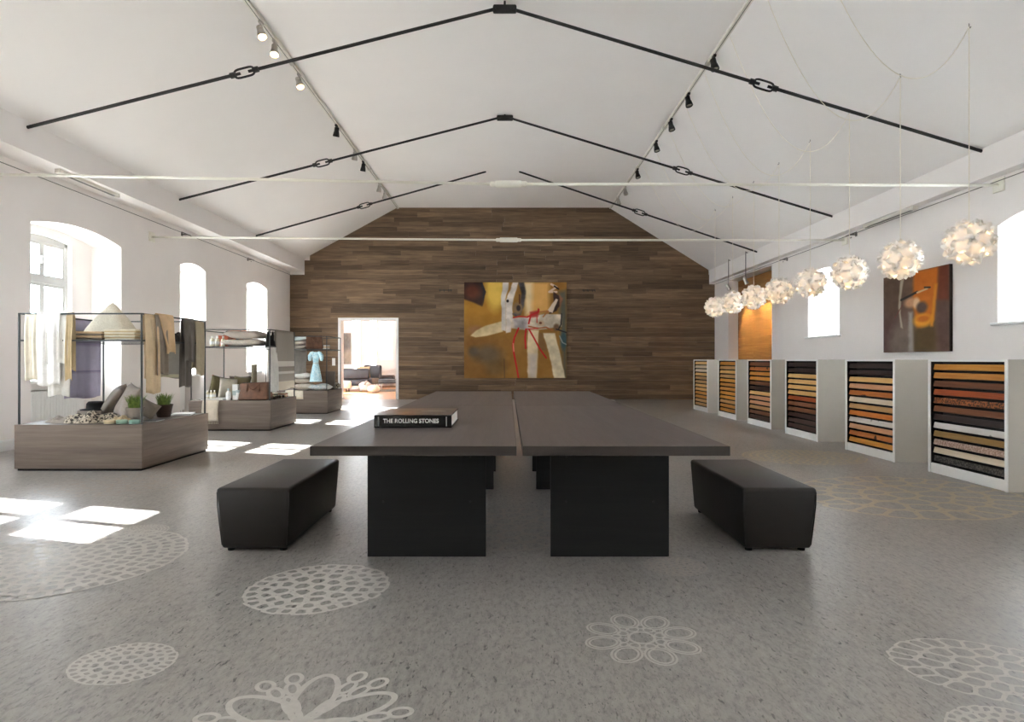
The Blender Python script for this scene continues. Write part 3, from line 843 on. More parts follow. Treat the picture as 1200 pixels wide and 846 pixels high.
def paint_grid(name, w, h, nx, nz, img, mat_rough, parent, y=0.0, axis='XZ'):
    """flat print: a fine grid whose vertices carry the picture's colours (img is nz+1 x nx+1 sRGB 0..255, row 0 on top)"""
    vs = []; fs = []
    for j in range(nz + 1):
        for i in range(nx + 1):
            a = -w/2 + w * i / nx; c = h/2 - h * j / nz
            vs.append((a, y, c) if axis == 'XZ' else (a, c, y))
    for j in range(nz):
        for i in range(nx):
            n = j * (nx + 1) + i; fs.append((n, n + nx + 1, n + nx + 2, n + 1))
    me = bpy.data.meshes.new(name); me.from_pydata(vs, [], fs)
    c = np.clip(img.reshape(-1, 3) / 255.0, 0, 1)
    l = np.where(c <= 0.04045, c / 12.92, ((c + 0.055) / 1.055) ** 2.4)
    at = me.color_attributes.new('paint', 'FLOAT_COLOR', 'POINT')
    at.data.foreach_set('color', np.concatenate([l, np.ones((len(l), 1))], 1).astype(np.float32).ravel())
    t = NT(name + '_paint'); a = t.node('ShaderNodeAttribute', attribute_name='paint')
    t.bump(t.noise(t.coords('Object'), 60, 3), 0.12, 0.003)
    me.materials.append(t.set(a.outputs['Color'], mat_rough, 0, 0.3))
    o = bpy.data.objects.new(name, me); COL.objects.link(o); o.parent = parent
    return o

class Canvas:
    def __init__(s, nx, nz, base):
        s.v, s.u = np.mgrid[0:nz+1, 0:nx+1].astype(float); s.u /= nx; s.v /= nz
        s.a = np.zeros((nz+1, nx+1, 3)) + np.array(base, float)
        s.rng = np.random.RandomState(3)
        s.n1 = s.fbm(6); s.n2 = s.fbm(14)
    def fbm(s, f):
        out = np.zeros_like(s.u); amp = 1.0
        for o in range(4):
            g = s.rng.rand(f + 2, f + 2); x = s.u * f; y = s.v * f
            i = np.minimum(x.astype(int), f - 1); j = np.minimum(y.astype(int), f - 1); p = x - i; q = y - j
            p = p*p*(3-2*p); q = q*q*(3-2*q)
            out += amp * ((g[j,i]*(1-p)+g[j,i+1]*p)*(1-q) + (g[j+1,i]*(1-p)+g[j+1,i+1]*p)*q - 0.5); amp *= 0.5; f *= 2
        return out
    def put(s, m, c):
        m = np.clip(m, 0, 1)[..., None]; s.a = s.a * (1 - m) + np.array(c, float) * m
    def blob(s, u, v, ru, rv, c, soft=0.4, op=1.0, rot=0.0):
        du, dv = s.u - u, s.v - v
        x = du*math.cos(rot) + dv*math.sin(rot); y = -du*math.sin(rot) + dv*math.cos(rot)
        d = np.sqrt((x/ru)**2 + (y/rv)**2) + s.n1 * 0.15
        s.put(op * np.clip((1 + soft/2 - d) / soft, 0, 1), c)
    def poly(s, P, c, soft=0.008, op=1.0, tex=0.0):
        ins = np.zeros_like(s.u, bool); dist = np.full_like(s.u, 9.0)
        uu = s.u + s.n2 * 0.008; vv = s.v
        for (x0, y0), (x1, y1) in zip(P, P[1:] + P[:1]):
            cnd = ((y0 > vv) != (y1 > vv)) & (uu < (x1-x0) * (vv-y0) / ((y1-y0) + 1e-12) + x0); ins ^= cnd
            L = (x1-x0)**2 + (y1-y0)**2; t = np.clip(((uu-x0)*(x1-x0) + (vv-y0)*(y1-y0)) / (L+1e-12), 0, 1)
            dist = np.minimum(dist, np.hypot(uu - x0 - t*(x1-x0), vv - y0 - t*(y1-y0)))
        sd = np.where(ins, dist, -dist)
        m = op * np.clip(0.5 + sd / soft, 0, 1)
        cc = np.array(c, float) + (tex * s.n2)[..., None] * 90
        m = m[..., None]; s.a = s.a * (1-m) + cc * m
    def stroke(s, P, w, c, op=1.0):
        dist = np.full_like(s.u, 9.0)
        for (x0, y0), (x1, y1) in zip(P[:-1], P[1:]):
            L = (x1-x0)**2 + (y1-y0)**2; t = np.clip(((s.u-x0)*(x1-x0) + (s.v-y0)*(y1-y0)) / (L+1e-12), 0, 1)
            dist = np.minimum(dist, np.hypot(s.u - x0 - t*(x1-x0), s.v - y0 - t*(y1-y0)))
        s.put(op * np.clip((w/2 - dist) / 0.006 + 0.5, 0, 1), c)
    def done(s, k=14): return s.a + (s.n2 * k)[..., None]

# book
bk = thing('book', 'thick oversized black book lying flat on the table, title on spine', 'book', (-0.647, 4.31, 0.76))
BW, BD, BH = 0.262, 0.275, 0.086
b = MB(); b.rbox(-BW + 0.006, BW - 0.008, -BD + 0.008, BD - 0.012, 0.006, BH - 0.006, 0.002, 1); b.build('page_block', m_plain('paper_edges', rgb(225, 220, 212), 0.9, var=0.05, scale=90), bk)
M['cover'] = m_plain('glossy_black_cover', rgb(10, 10, 11), 0.25, var=0.02)
b = MB(); b.rbox(-BW, BW, -BD, BD, 0.0, 0.006, 0.002, 1); b.build('cover', M['cover'], bk)
b = MB(); b.rbox(-BW, BW, -BD, BD, BH - 0.006, BH, 0.002, 1); cv = b.build('cover', M['cover'], bk)
b = MB(); b.rbox(-BW, BW, -BD - 0.004, -BD + 0.008, 0.0, BH, 0.004, 2); sp = b.build('spine', M['cover'], bk)
C = Canvas(60, 60, (104, 84, 66)); C.blob(0.5, 0.3, 0.5, 0.4, (128, 92, 62), 0.8); C.blob(0.45, 0.75, 0.2, 0.3, (150, 105, 66), 0.7); C.blob(0.8, 0.6, 0.3, 0.4, (84, 70, 58), 0.8)
C.stroke([(0.55, 0.45), (0.85, 0.45)], 0.05, (215, 205, 190)); C.stroke([(0.62, 0.36), (0.8, 0.36)], 0.03, (205, 195, 180))
ci = paint_grid('cover_picture', 2*BW - 0.01, 2*BD - 0.01, 60, 60, C.done(), 0.3, bk, y=BH + 0.0008, axis='XY')
fc = bpy.data.curves.new('title', 'FONT'); fc.body = 'THE ROLLING STONES'; fc.size = 0.046; fc.align_x = 'CENTER'; fc.align_y = 'CENTER'
fc.offset = 0.0012; fc.extrude = 0.0004; fc.space_character = 1.02
fo = bpy.data.objects.new('title_source', fc); COL.objects.link(fo)
bpy.context.view_layer.update()
tm = bpy.data.meshes.new_from_object(fo.evaluated_get(bpy.context.evaluated_depsgraph_get()))
bpy.data.objects.remove(fo); 
tm.materials.clear(); tm.materials.append(m_plain('silver_foil_lettering', rgb(222, 220, 216), 0.4, var=0.25, scale=14))
xs = [v.co.x for v in tm.vertices]; sxx = 0.375 / (max(xs) - min(xs))
to = bpy.data.objects.new('spine_title', tm); COL.objects.link(to); to.parent = sp
to.location = (-0.012, -BD - 0.0046, 0.046); to.rotation_euler = (PI/2, 0, 0); to.scale = (sxx, sxx * 1.05, 1)
for x in (-BW + 0.03, BW - 0.035):
    b = MB(); b.box(x - 0.004, x + 0.004, -BD - 0.0048, -BD - 0.003, 0.012, 0.074); b.build('spine_mark', m_plain('grey_foil', rgb(110, 112, 112), 0.4), sp)

# ------------------------------------------------------------------ sample cabinets
def wd(n, d, m, l, **k): return m_wood('sample_' + n, rgb(*d), rgb(*m), rgb(*l), 'Y', 1.0, 0.45, 50, bump=0.05, **k)
W = {
 'amber': wd('amber', (150,95,35), (186,124,52), (205,146,72)), 'honey': wd('honey', (170,108,38), (200,136,52), (214,158,78)),
 'pine': wd('pine', (196,150,84), (216,172,106), (228,190,130)), 'oak': wd('oak', (160,118,70), (184,142,92), (200,160,112)),
 'red': wd('red', (110,48,20), (150,70,30), (176,92,44)), 'brown': wd('brown', (84,50,30), (112,68,42), (136,88,58)),
 'walnut': wd('walnut', (44,26,22), (62,38,32), (80,52,44)), 'wenge': wd('wenge', (30,20,20), (42,29,28), (54,38,36)),
 'knotty': wd('knotty', (130,70,28), (172,98,42), (196,124,62), knots=True), 'orange': wd('orange', (168,88,28), (200,112,42), (218,136,62)),
 'pale': wd('pale', (196,178,150), (212,196,170), (222,208,186)), 'white': wd('white', (186,180,172), (206,202,196), (218,214,208), knots=True),
 'olive': wd('olive', (120,92,50), (148,116,66), (166,134,84)), 'mosaic': wd('mosaic', (120,92,80), (150,120,104), (178,150,134), speck=rgb(196,172,156)),
 'char': wd('char', (26,25,24), (40,38,36), (60,57,54), speck=rgb(92,88,82)), 'speck': wd('speck', (74,44,26), (150,86,44), (190,120,66), speck=rgb(52,32,22)), 'tan': wd('tan', (178,122,84), (198,144,104), (210,162,124)),
}
CAB = [
 ('honey amber brown red speck brown wenge white olive mosaic pale char', 5.485),
 ('wenge wenge pine tan knotty pale oak orange white tan knotty honey', 7.09),
 ('wenge wenge pine pine pine pine red brown brown walnut walnut walnut', 8.86),
 ('brown knotty honey honey brown walnut pine tan tan oak brown walnut', 10.43),
 ('honey oak pine oak honey amber amber honey honey oak amber amber', 12.03),
 ('pine pale pale pine oak oak pine pine honey honey oak oak', 13.76),
]
bm_ = MB(); bm_.rbox(-0.011, 0.011, -0.478, 0.478, -0.031, 0.031, 0.003, 1)
BOARD = bm_.mesh('sample_board', W['oak'])
clab = ['white sample cabinet nearest the camera, grey speckled board at its base', 'white sample cabinet with two near-black boards and a white board', 'white sample cabinet with pale boards above dark red-brown ones',
        'white sample cabinet with warm brown boards, third from the plank wall', 'white sample cabinet with all golden boards, second from plank wall', 'white sample cabinet with pale boards, closest to the plank wall']
for (txt, y0), lb in zip(CAB, clab):
    t = thing('sample_cabinet', lb, 'cabinet', (4.58, y0 + 0.52, 0), group='row of floor sample cabinets')
    D = 0.62; h = 0.52; H = 1.222
    b = MB(); b.rbox(0.006, D, -h, -h + 0.03, 0, H, 0.002, 1); b.build('side_panel', M['cab_side'], t)
    b = MB(); b.rbox(0.006, D, h - 0.03, h, 0, H, 0.002, 1); b.build('side_panel', M['cab_side'], t)
    b = MB(); b.rbox(0.006, D, -h + 0.03, h - 0.03, H - 0.022, H, 0.002, 1); b.build('top_panel', M['cab_side'], t)
    b = MB(); b.rbox(0.0, 0.012, -h, -h + 0.034, 0, H, 0.002, 1); b.rbox(0.0, 0.012, h - 0.034, h, 0, H, 0.002, 1); b.rbox(0.0, 0.012, -h + 0.034, h - 0.034, H - 0.022, H, 0.002, 1)
    b.build('front_frame', M['white'], t)
    b = MB(); b.rbox(0.012, 0.03, -h + 0.03, h - 0.03, 0.0, 0.105, 0.003, 1); b.build('kick_plate', M['white'], t)
    b = MB(); b.box(0.14, 0.155, -h + 0.03, h - 0.03, 0.0, H - 0.022); b.box(0.03, 0.14, -h + 0.03, h - 0.03, 0.09, 0.1); b.build('back_panel', M['black'], t)
    for q in (-1, 1):
        b = MB(); y = q * (h - 0.0315); b.box(0.014, 0.14, y - 0.0012, y + 0.0012, 0.1, H - 0.023); b.build('inner_lining', M['black'], t)
    b = MB(); b.box(0.014, 0.14, -h + 0.033, h - 0.033, H - 0.0245, H - 0.0225); b.build('inner_lining', M['black'], t)
    for k, wname in enumerate(txt.split()):
        z = 1.185 - 0.0895 * (k + 0.5)
        inst('sample_board', BOARD, t, loc=(0.045, 0, z), rot=(0, R(14), 0), mat=W[wname])

# ------------------------------------------------------------------ paintings, hooks, switch
def painting_big():
    t = thing('painting', 'large square abstract canvas in ochre with white limbs and red ribbons', 'painting', (0.21, YB - 0.02, 2.126))
    w, h = 3.15, 2.94
    b = MB(); b.rbox(-w/2, w/2, -0.06, -0.002, -h/2, h/2, 0.006, 1); b.build('stretcher', m_plain('canvas_edge', rgb(150, 110, 60), 0.8), t)
    C = Canvas(230, 214, (158, 112, 48))
    C.blob(0.15, 0.35, 0.3, 0.2, (176, 126, 42), 0.9); C.blob(0.3, 0.08, 0.09, 0.2, (226, 188, 84), 0.7); C.blob(0.1, 0.75, 0.3, 0.3, (140, 98, 44), 0.9)
    C.blob(0.22, 0.75, 0.14, 0.09, (104, 90, 74), 0.9, 0.8); C.blob(0.09, 0.72, 0.05, 0.05, (92, 82, 72), 0.9, 0.8); C.blob(0.3, 0.88, 0.1, 0.1, (112, 92, 62), 0.9, 0.6)
    C.blob(0.12, 0.5, 0.08, 0.05, (150, 106, 84), 0.8, 0.6)
    C.poly([(0.6,0),(0.83,0),(0.83,0.3),(0.62,0.36)], (232, 178, 100), 0.05); C.poly([(0.58,0),(0.67,0),(0.66,0.33),(0.6,0.34)], (240, 216, 168), 0.05)
    C.poly([(0.92,0.1),(1.0,0.08),(1.0,1.0),(0.97,1.0)], (98, 96, 82), 0.05); C.blob(0.97, 0.6, 0.03, 0.1, (62, 88, 92), 0.7)
    C.poly([(-0.02,-0.02),(0.165,-0.02),(0.205,0.1),(0.175,0.25),(0.09,0.21),(-0.02,0.17)], (62, 40, 34), 0.02); C.blob(0.08, 0.1, 0.07, 0.07, (112, 56, 38), 0.8, 0.8); C.poly([(0.14,-0.02),(0.17,-0.02),(0.21,0.1),(0.18,0.24),(0.185,0.1)], (40, 40, 48), 0.01)
    C.poly([(0.06,0.56),(0.12,0.5),(0.2,0.455),(0.37,0.405),(0.38,0.515),(0.22,0.56),(0.11,0.575)], (216, 196, 152), 0.012, tex=0.3)
    C.poly([(0.38,0),(0.44,0),(0.405,0.18),(0.41,0.51),(0.365,0.5),(0.36,0.15)], (208, 200, 192), 0.01, tex=0.4)
    C.poly([(0.475,0),(0.53,0),(0.47,0.22),(0.475,0.36),(0.455,0.52),(0.41,0.53),(0.405,0.2)], (218, 208, 198), 0.01, tex=0.4)
    C.poly([(0.53,0),(0.585,0),(0.6,0.1),(0.585,0.25),(0.55,0.34),(0.5,0.36),(0.47,0.33),(0.54,0.28),(0.555,0.12)], (84, 78, 78), 0.015, tex=0.5)
    C.blob(0.52, 0.27, 0.045, 0.06, (146, 118, 82), 0.5); C.blob(0.53, 0.27, 0.02, 0.03, (56, 48, 46), 0.5); C.blob(0.424, 0.195, 0.012, 0.015, (28, 22, 24), 0.3); C.stroke([(0.54,0.13),(0.54,0.22)], 0.012, (90, 50, 30))
    C.poly([(0.455,0.375),(0.64,0.36),(0.78,0.33),(0.955,0.335),(0.95,0.46),(0.78,0.49),(0.6,0.5),(0.46,0.48)], (214, 200, 180), 0.012, tex=0.6)
    C.poly([(0.47,0.38),(0.62,0.37),(0.62,0.49),(0.5,0.47)], (186, 178, 184), 0.03, 0.8, tex=0.8)
    C.stroke([(0.85,0.02),(0.9,0.05),(0.83,0.1),(0.9,0.1)], 0.022, (226, 200, 176)); C.stroke([(0.88,0.04),(0.92,0.07)], 0.015, (34, 26, 26))
    C.poly([(0.87,0.1),(0.93,0.14),(0.955,0.2),(0.9,0.3),(0.83,0.33),(0.87,0.2)], (60, 40, 34), 0.012); C.poly([(0.93,0.13),(0.965,0.17),(0.93,0.27)], (158, 108, 80), 0.02); C.poly([(0.895,0.17),(0.915,0.18),(0.86,0.32),(0.81,0.3),(0.85,0.23)], (232, 214, 194), 0.008)
    C.poly([(0.64,0.31),(0.73,0.29),(0.725,0.36),(0.65,0.37)], (186, 52, 46), 0.02, 0.9); C.blob(0.75, 0.43, 0.035, 0.03, (206, 176, 146), 0.5); C.blob(0.745, 0.425, 0.014, 0.012, (120, 70, 50), 0.5)
    C.stroke([(0.74,0.31),(0.82,0.3),(0.77,0.36)], 0.012, (186, 116, 60)); C.stroke([(0.63,0.46),(0.72,0.48),(0.8,0.47),(0.86,0.5)], 0.014, (176, 106, 62)); C.blob(0.9, 0.47, 0.03, 0.04, (120, 92, 70), 0.6)
    red = (204, 36, 34)
    C.stroke([(0.48,0.37),(0.54,0.355),(0.62,0.365)], 0.012, red); C.stroke([(0.65,0.34),(0.63,0.43)], 0.016, red); C.stroke([(0.62,0.36),(0.66,0.34),(0.725,0.31),(0.725,0.28)], 0.016, red); C.stroke([(0.71,0.36),(0.71,0.42)], 0.008, red); C.stroke([(0.61,0.49),(0.72,0.48)], 0.01, red)
    C.poly([(0.625,0.5),(0.73,0.5),(0.715,0.72),(0.705,1.0),(0.62,1.0),(0.615,0.75)], (226, 206, 170), 0.012, tex=0.3); C.poly([(0.63,0.75),(0.71,0.75),(0.7,1.0),(0.63,1.0)], (206, 196, 192), 0.04, 0.7)
    C.poly([(0.765,0.53),(0.885,0.53),(0.93,0.72),(0.985,1.0),(0.88,1.0),(0.82,0.72)], (222, 208, 176), 0.012, tex=0.3); C.poly([(0.73,0.53),(0.765,0.53),(0.81,0.72),(0.73,0.7)], (140, 104, 62), 0.02)
    C.stroke([(0.53,0.48),(0.49,0.58),(0.475,0.66),(0.485,0.74),(0.51,0.88),(0.53,1.0)], 0.016, red); C.stroke([(0.478,0.64),(0.484,0.72)], 0.012, (232, 128, 110))
    C.stroke([(0.603,0.49),(0.594,0.58),(0.6,0.69)], 0.016, red); C.stroke([(0.635,0.495),(0.68,0.58),(0.74,0.7),(0.8,0.79)], 0.015, red)
    C.stroke([(0.95,0.33),(0.945,0.44),(0.92,0.49)], 0.012, (42, 40, 40)); C.stroke([(0.9,0.49),(1.0,0.525)], 0.012, (40, 38, 40)); C.stroke([(0.93,0.56),(0.96,0.63),(1,0.65)], 0.01, (150, 160, 156)); C.stroke([(0.39,0.8),(0.395,1.0)], 0.01, (92, 72, 50), 0.7)
    o = paint_grid('canvas', w - 0.006, h - 0.006, 230, 214, C.done(), 0.55, t, y=-0.0612)
painting_big()
def painting_small():
    t = thing('painting', 'smaller square abstract canvas in brown and orange behind the pendants', 'painting', (XR - 0.002, 9.275, 1.965), rotz=-PI/2)
    w, h = 1.50, 1.25
    b = MB(); b.rbox(-w/2, w/2, -0.05, 0.0, -h/2, h/2, 0.005, 1); b.build('stretcher', m_plain('dark_canvas_edge', rgb(46, 38, 32), 0.8), t)
    C = Canvas(200, 166, (106, 84, 70))
    C.blob(0.05, 0.8, 0.35, 0.5, (92, 68, 62), 0.9); C.blob(0.3, 0.9, 0.2, 0.3, (120, 106, 96), 0.8); C.blob(0.15, 0.25, 0.2, 0.3, (96, 74, 60), 0.9)
    C.poly([(0.5,0),(0.86,0),(0.84,0.3),(0.8,0.62),(0.72,0.72),(0.55,0.72),(0.48,0.4)], (198, 108, 28), 0.05); C.poly([(0.86,0),(1,0),(1,0.42),(0.84,0.4)], (112, 52, 34), 0.05)
    C.poly([(0.5,0.72),(0.8,0.65),(0.82,1),(0.5,1)], (92, 74, 46), 0.06); C.poly([(0.82,0.4),(1,0.42),(1,1),(0.86,1)], (96, 72, 64), 0.06); C.poly([(0.8,0.2),(0.84,0.2),(0.78,0.7),(0.74,0.7)], (214, 140, 40), 0.03)
    C.poly([(0.3,0),(0.36,0),(0.3,0.3),(0.29,0.5),(0.33,0.7),(0.29,0.68),(0.25,0.4)], (176, 166, 148), 0.02); C.poly([(0.42,0.5),(0.48,0.5),(0.5,1),(0.42,1)], (158, 152, 144), 0.04)
    C.blob(0.46, 0.38, 0.1, 0.06, (196, 148, 112), 0.7); C.blob(0.54, 0.4, 0.05, 0.07, (224, 190, 150), 0.6); C.blob(0.62, 0.46, 0.08, 0.07, (84, 66, 60), 0.6); C.blob(0.64, 0.62, 0.13, 0.08, (226, 156, 44), 0.6); C.blob(0.64, 0.6, 0.09, 0.04, (196, 104, 24), 0.6)
    C.stroke([(0.3,0.33),(0.45,0.29),(0.55,0.26)], 0.03, (28, 24, 26)); C.stroke([(0.55,0.27),(0.7,0.24)], 0.022, (214, 190, 150)); C.stroke([(0.66,0.22),(0.74,0.23)], 0.02, (26, 26, 24)); C.stroke([(0.2,0.55),(0.32,0.4)], 0.012, (110, 60, 50))
    paint_grid('canvas', w - 0.004, h - 0.004, 200, 166, C.done(12), 0.55, t, y=-0.0512)
painting_small()

for i, x in enumerate(((522 - 596) * 0.02624, (690 - 596) * 0.02624)):
    t = thing('wall_hook_rack', ['small black iron hook rack on planks, doorway side of the big painting', 'small black iron hook rack on planks, cabinet side of the big painting'][i], 'hook rack', (x, YB - 0.02, 1.22 + (421.5 - 340) * 0.02624))
    b = MB(); b.rbox(-0.2, 0.2, -0.02, 0.0, -0.012, 0.012, 0.005); b.build('bar', M['iron'], t)
    for hx in (-0.17, -0.04, 0.1, 0.17):
        b = MB(); b.tube([(hx, -0.015, 0.03), (hx, -0.04, 0.01), (hx + 0.005, -0.05, -0.03), (hx + 0.012, -0.075, -0.05), (hx + 0.012, -0.09, -0.03)], 0.009, 6); b.build('hook', M['iron'], t)
t = thing('light_switch', 'white double light switch plate on planks beside the doorway', 'light switch', ((391 - 596) * 0.02624, YB - 0.02, 1.22 - 2.5 * 0.02624))
b = MB(); b.rbox(-0.05, 0.05, -0.012, 0.0, -0.115, 0.115, 0.004); b.build('plate', M['white'], t)
for z in (-0.055, 0.055):
    b = MB(); b.rbox(-0.035, 0.035, -0.02, -0.01, z - 0.045, z + 0.045, 0.003); b.build('rocker', M['frame_white'], t)

# ------------------------------------------------------------------ floor rosettes (flat lace prints in the floor)
def ell(b, cx, cy, a, c, rot, w, seg=18):
    """outline of an ellipse as a flat strip of width w"""
    n0 = len(b.v); zz = len(b.f) * 8e-7
    for k in range(seg):
        th = 2 * PI * k / seg
        for s in (1, 0):
            x = (a - s * w) * math.cos(th); y = (c - s * w) * math.sin(th)
            b.v.append((cx + x * math.cos(rot) - y * math.sin(rot), cy + x * math.sin(rot) + y * math.cos(rot), zz))
    for k in range(seg):
        l = (k + 1) % seg
        b.f.append((n0 + 2*k, n0 + 2*k + 1, n0 + 2*l + 1, n0 + 2*l)); b.mi.append(0)
def lace(b, seeds, w, ghosts):
    """lace of tiling cells: every seed gets a cell (nearest-seed region) and a rounded hole inside it"""
    pts = seeds + ghosts; N = 22
    for (sx, sy) in seeds:
        Rr = []
        for k in range(N):
            th = 2*PI*k/N; cx, cy = math.cos(th), math.sin(th); r = 0.6
            for (qx, qy) in pts:
                dx, dy = qx - sx, qy - sy; d2 = dx*dx + dy*dy
                if d2 < 1e-9 or d2 > 1.5: continue
                pr = dx*cx + dy*cy
                if pr > 1e-6: r = min(r, d2 / (2*pr))
            Rr.append(r)
        sm = [(Rr[k-2] + 2*Rr[k-1] + 3*Rr[k] + 2*Rr[(k+1) % N] + Rr[(k+2) % N]) / 9 for k in range(N)]
        out = any((g[0]-sx)**2 + (g[1]-sy)**2 < (2.2*min(Rr))**2 for g in ghosts)
        sm = [(sm[k-1] + sm[k] + sm[(k+1) % N]) / 3 for k in range(N)]
        n0 = len(b.v); zz = len(b.f) * 4e-7
        for k in range(N):
            th = 2*PI*k/N; ho = max(0.25*sm[k], min(sm[k], Rr[k]) - w); o = (sm[k]*1.01 if out else Rr[k]*1.01 + 0.003)
            b.v.append((sx + o*math.cos(th), sy + o*math.sin(th), zz)); b.v.append((sx + ho*math.cos(th), sy + ho*math.sin(th), zz))
        for k in range(N):
            l = (k + 1) % N; b.f.append((n0 + 2*k, n0 + 2*k + 1, n0 + 2*l + 1, n0 + 2*l)); b.mi.append(0)
def rosette(x, y, rx, ry, kind, mat, label, rot=0.0):
    b = MB(); rg = random.Random(int(abs(x * 100) + abs(y * 37)))
    if kind == 'flower':
        ell(b, 0, 0, 0.24, 0.24, 0, 0.05)
        for k in range(8):
            th = 2*PI*k/8
            ell(b, 0.68*math.cos(th), 0.68*math.sin(th), 0.31, 0.25, th, 0.035); ell(b, 0.68*math.cos(th), 0.68*math.sin(th), 0.25, 0.19, th, 0.035)
            th += PI/8; ell(b, 0.42*math.cos(th), 0.42*math.sin(th), 0.09, 0.07, th, 0.03); ell(b, 0.33*math.cos(th-PI/8), 0.33*math.sin(th-PI/8), 0.1, 0.1, th, 0.03)
    elif kind == 'petals':
        for k in range(6):
            th = 2*PI*k/6 + 0.2
            ell(b, 0.47*math.cos(th), 0.47*math.sin(th), 0.46, 0.225, th, 0.065, 28)
            th += PI/6
            ell(b, 0.36*math.cos(th), 0.36*math.sin(th), 0.22, 0.085, th, 0.05)
            for q in (-1, 1):
                a = th + q*0.115; ell(b, 0.69*math.cos(a), 0.69*math.sin(a), 0.14, 0.085, a, 0.045)
                a = th + q*0.155; ell(b, 0.90*math.cos(a), 0.90*math.sin(a), 0.13, 0.10, a, 0.045)
    else:
        rings = {'doily': ((0.0, 1), (0.27, 6), (0.52, 12), (0.73, 20), (0.91, 28)),
                 'cells': ((0.0, 1), (0.15, 7), (0.29, 13), (0.43, 20), (0.57, 27), (0.70, 34), (0.83, 42), (0.95, 48)),
                 'fern': ((0.0, 1), (0.30, 7), (0.60, 14), (0.86, 24))}[kind]
        w = {'doily': 0.046, 'cells': 0.024, 'fern': 0.026}[kind]
        j = {'doily': 0.035, 'cells': 0.024, 'fern': 0.06}[kind]
        seeds = []
        for i, (r, n) in enumerate(rings):
            for k in range(n):
                th = 2*PI*(k + 0.5*(i % 2)) / n
                seeds.append((r*math.cos(th) + rg.uniform(-j, j), r*math.sin(th) + rg.uniform(-j, j)))
        r, n = rings[-1]; gr = 2*1.0 - r + 0.07
        ghosts = [(gr*math.cos(2*PI*(k + 0.5*((len(rings)-1) % 2))/n), gr*math.sin(2*PI*(k + 0.5*((len(rings)-1) % 2))/n)) for k in range(n)]
        lace(b, seeds, w, ghosts)
    b.v = [(px * rx, py * ry, pz) for px, py, pz in b.v]
    o = b.build('rosette_print', mat, floor, loc=(x, y, 0.0012), rot=(0, 0, rot)); o['label'] = label
    return o
rosette(-1.02, 3.205, 0.36, 0.335, 'doily', M['print'], 'pale round lace doily print', 0.3)
rosette(-1.55, 2.405, 0.20, 0.16, 'doily', M['print'], 'small pale oval lace print', -0.2)
rosette(-0.70, 2.0, 0.37, 0.34, 'petals', M['print'], 'large-petalled lace print at the bottom edge', 0.35)
rosette(0.584, 2.62, 0.266, 0.25, 'flower', M['print'], 'pale eight-petal flower print', 0.25)
rosette(0.985, 3.53, 0.175, 0.16, 'doily', M['print_faint'], 'faint small doily print by the table leg', 0.0)
rosette(-2.68, 3.64, 0.625, 0.62, 'cells', M['print'], 'large round honeycomb lace print', 0.1)
rosette(1.90, 2.35, 0.335, 0.245, 'fern', M['print'], 'pale fern-like lace print', -0.25)
rosette(1.62, 1.93, 0.2, 0.16, 'doily', M['print'], 'pale lace print cut by the lower frame edge', 0.5)
rosette(3.60, 5.39, 1.0, 0.78, 'fern', M['print_beige'], 'large beige loose lace print before the nearest cabinet', 0.4)
rosette(3.70, 7.5, 0.72, 0.58, 'cells', M['print_beige'], 'beige dense lace print before the second cabinet', 0.1)
rosette(-3.79, 5.84, 0.67, 0.51, 'fern', M['print_faint'], 'faint lace print before the towel display', 0.2)
rosette(-2.62, 4.24, 0.18, 0.17, 'cells', M['print'], 'small lace print beside the sun patches', 0.2)
rosette(0.02, 4.35, 0.55, 0.5, 'fern', M['print_faint'], 'faint lace print between the table legs', 0.7)

# ------------------------------------------------------------------ display stands
M['glass_dark'] = m_plain('smoked_glass_shelf', rgb(38, 44, 46), 0.15, var=0.02)
M['brown_leather'] = m_plain('brown_leather', rgb(112, 76, 54), 0.5, var=0.25, scale=10, bump=0.15)
def stand(x0, x1, y0, y1, zp, zs, zt, label):
    t = thing('display_stand', label, 'display stand', ((x0+x1)/2, (y0+y1)/2, 0), group='plinth display stands')
    hx, hy = (x1-x0)/2, (y1-y0)/2
    b = MB(); b.rbox(-hx, hx, -hy, -hy + 0.02, 0.025, zp - 0.001, 0.001, 1); pl = b.build('front_panel', M['plinth'], t)
    b = MB(); b.rbox(-hx, hx, hy - 0.02, hy, 0.025, zp - 0.001, 0.001, 1); b.build('rear_panel', M['plinth'], t)
    for s in (-1, 1):
        b = MB(); b.rbox(-hy + 0.02, hy - 0.02, -0.01, 0.01, 0.025, zp - 0.001, 0.001, 1); b.build('side_panel', M['plinth'], t, loc=(s * (hx - 0.01), 0, 0), rot=(0, 0, PI/2))
    b = MB(); b.rbox(-hx + 0.02, hx - 0.02, -hy + 0.02, hy - 0.02, zp - 0.02, zp - 0.002, 0.001, 1); b.build('plinth_top', M['plinth'], t)
    b = MB(); b.box(-hx + 0.02, hx - 0.02, -hy + 0.02, hy - 0.02, 0.0, 0.03); b.build('toe_base', M['black'], t)
    q = 0.008; ix, iy = hx - 0.025, hy - 0.035
    for sx in (-1, 1):
        for sy in (-1, 1):
            b = MB(); b.box(sx*ix - q, sx*ix + q, sy*iy - q, sy*iy + q, zp - 0.003, zt); b.build('post', M['steel'], t)
    for z, nm in ((zt, 'top_rail'), (zs, 'shelf_rail')):
        for sy in (-1, 1):
            b = MB(); b.box(-ix - q, ix + q, sy*iy - q, sy*iy + q, z - 2*q, z); b.build(nm, M['steel'], t)
        for sx in (-1, 1):
            b = MB(); b.box(sx*ix - q, sx*ix + q, -iy, iy, z - 2*q, z); b.build(nm, M['steel'], t)
    b = MB(); b.box(-ix + q, ix - q, -iy + q, iy - q, zs - 0.010, zs - 0.001); b.build('shelf', M['glass_dark'], t)
    return t
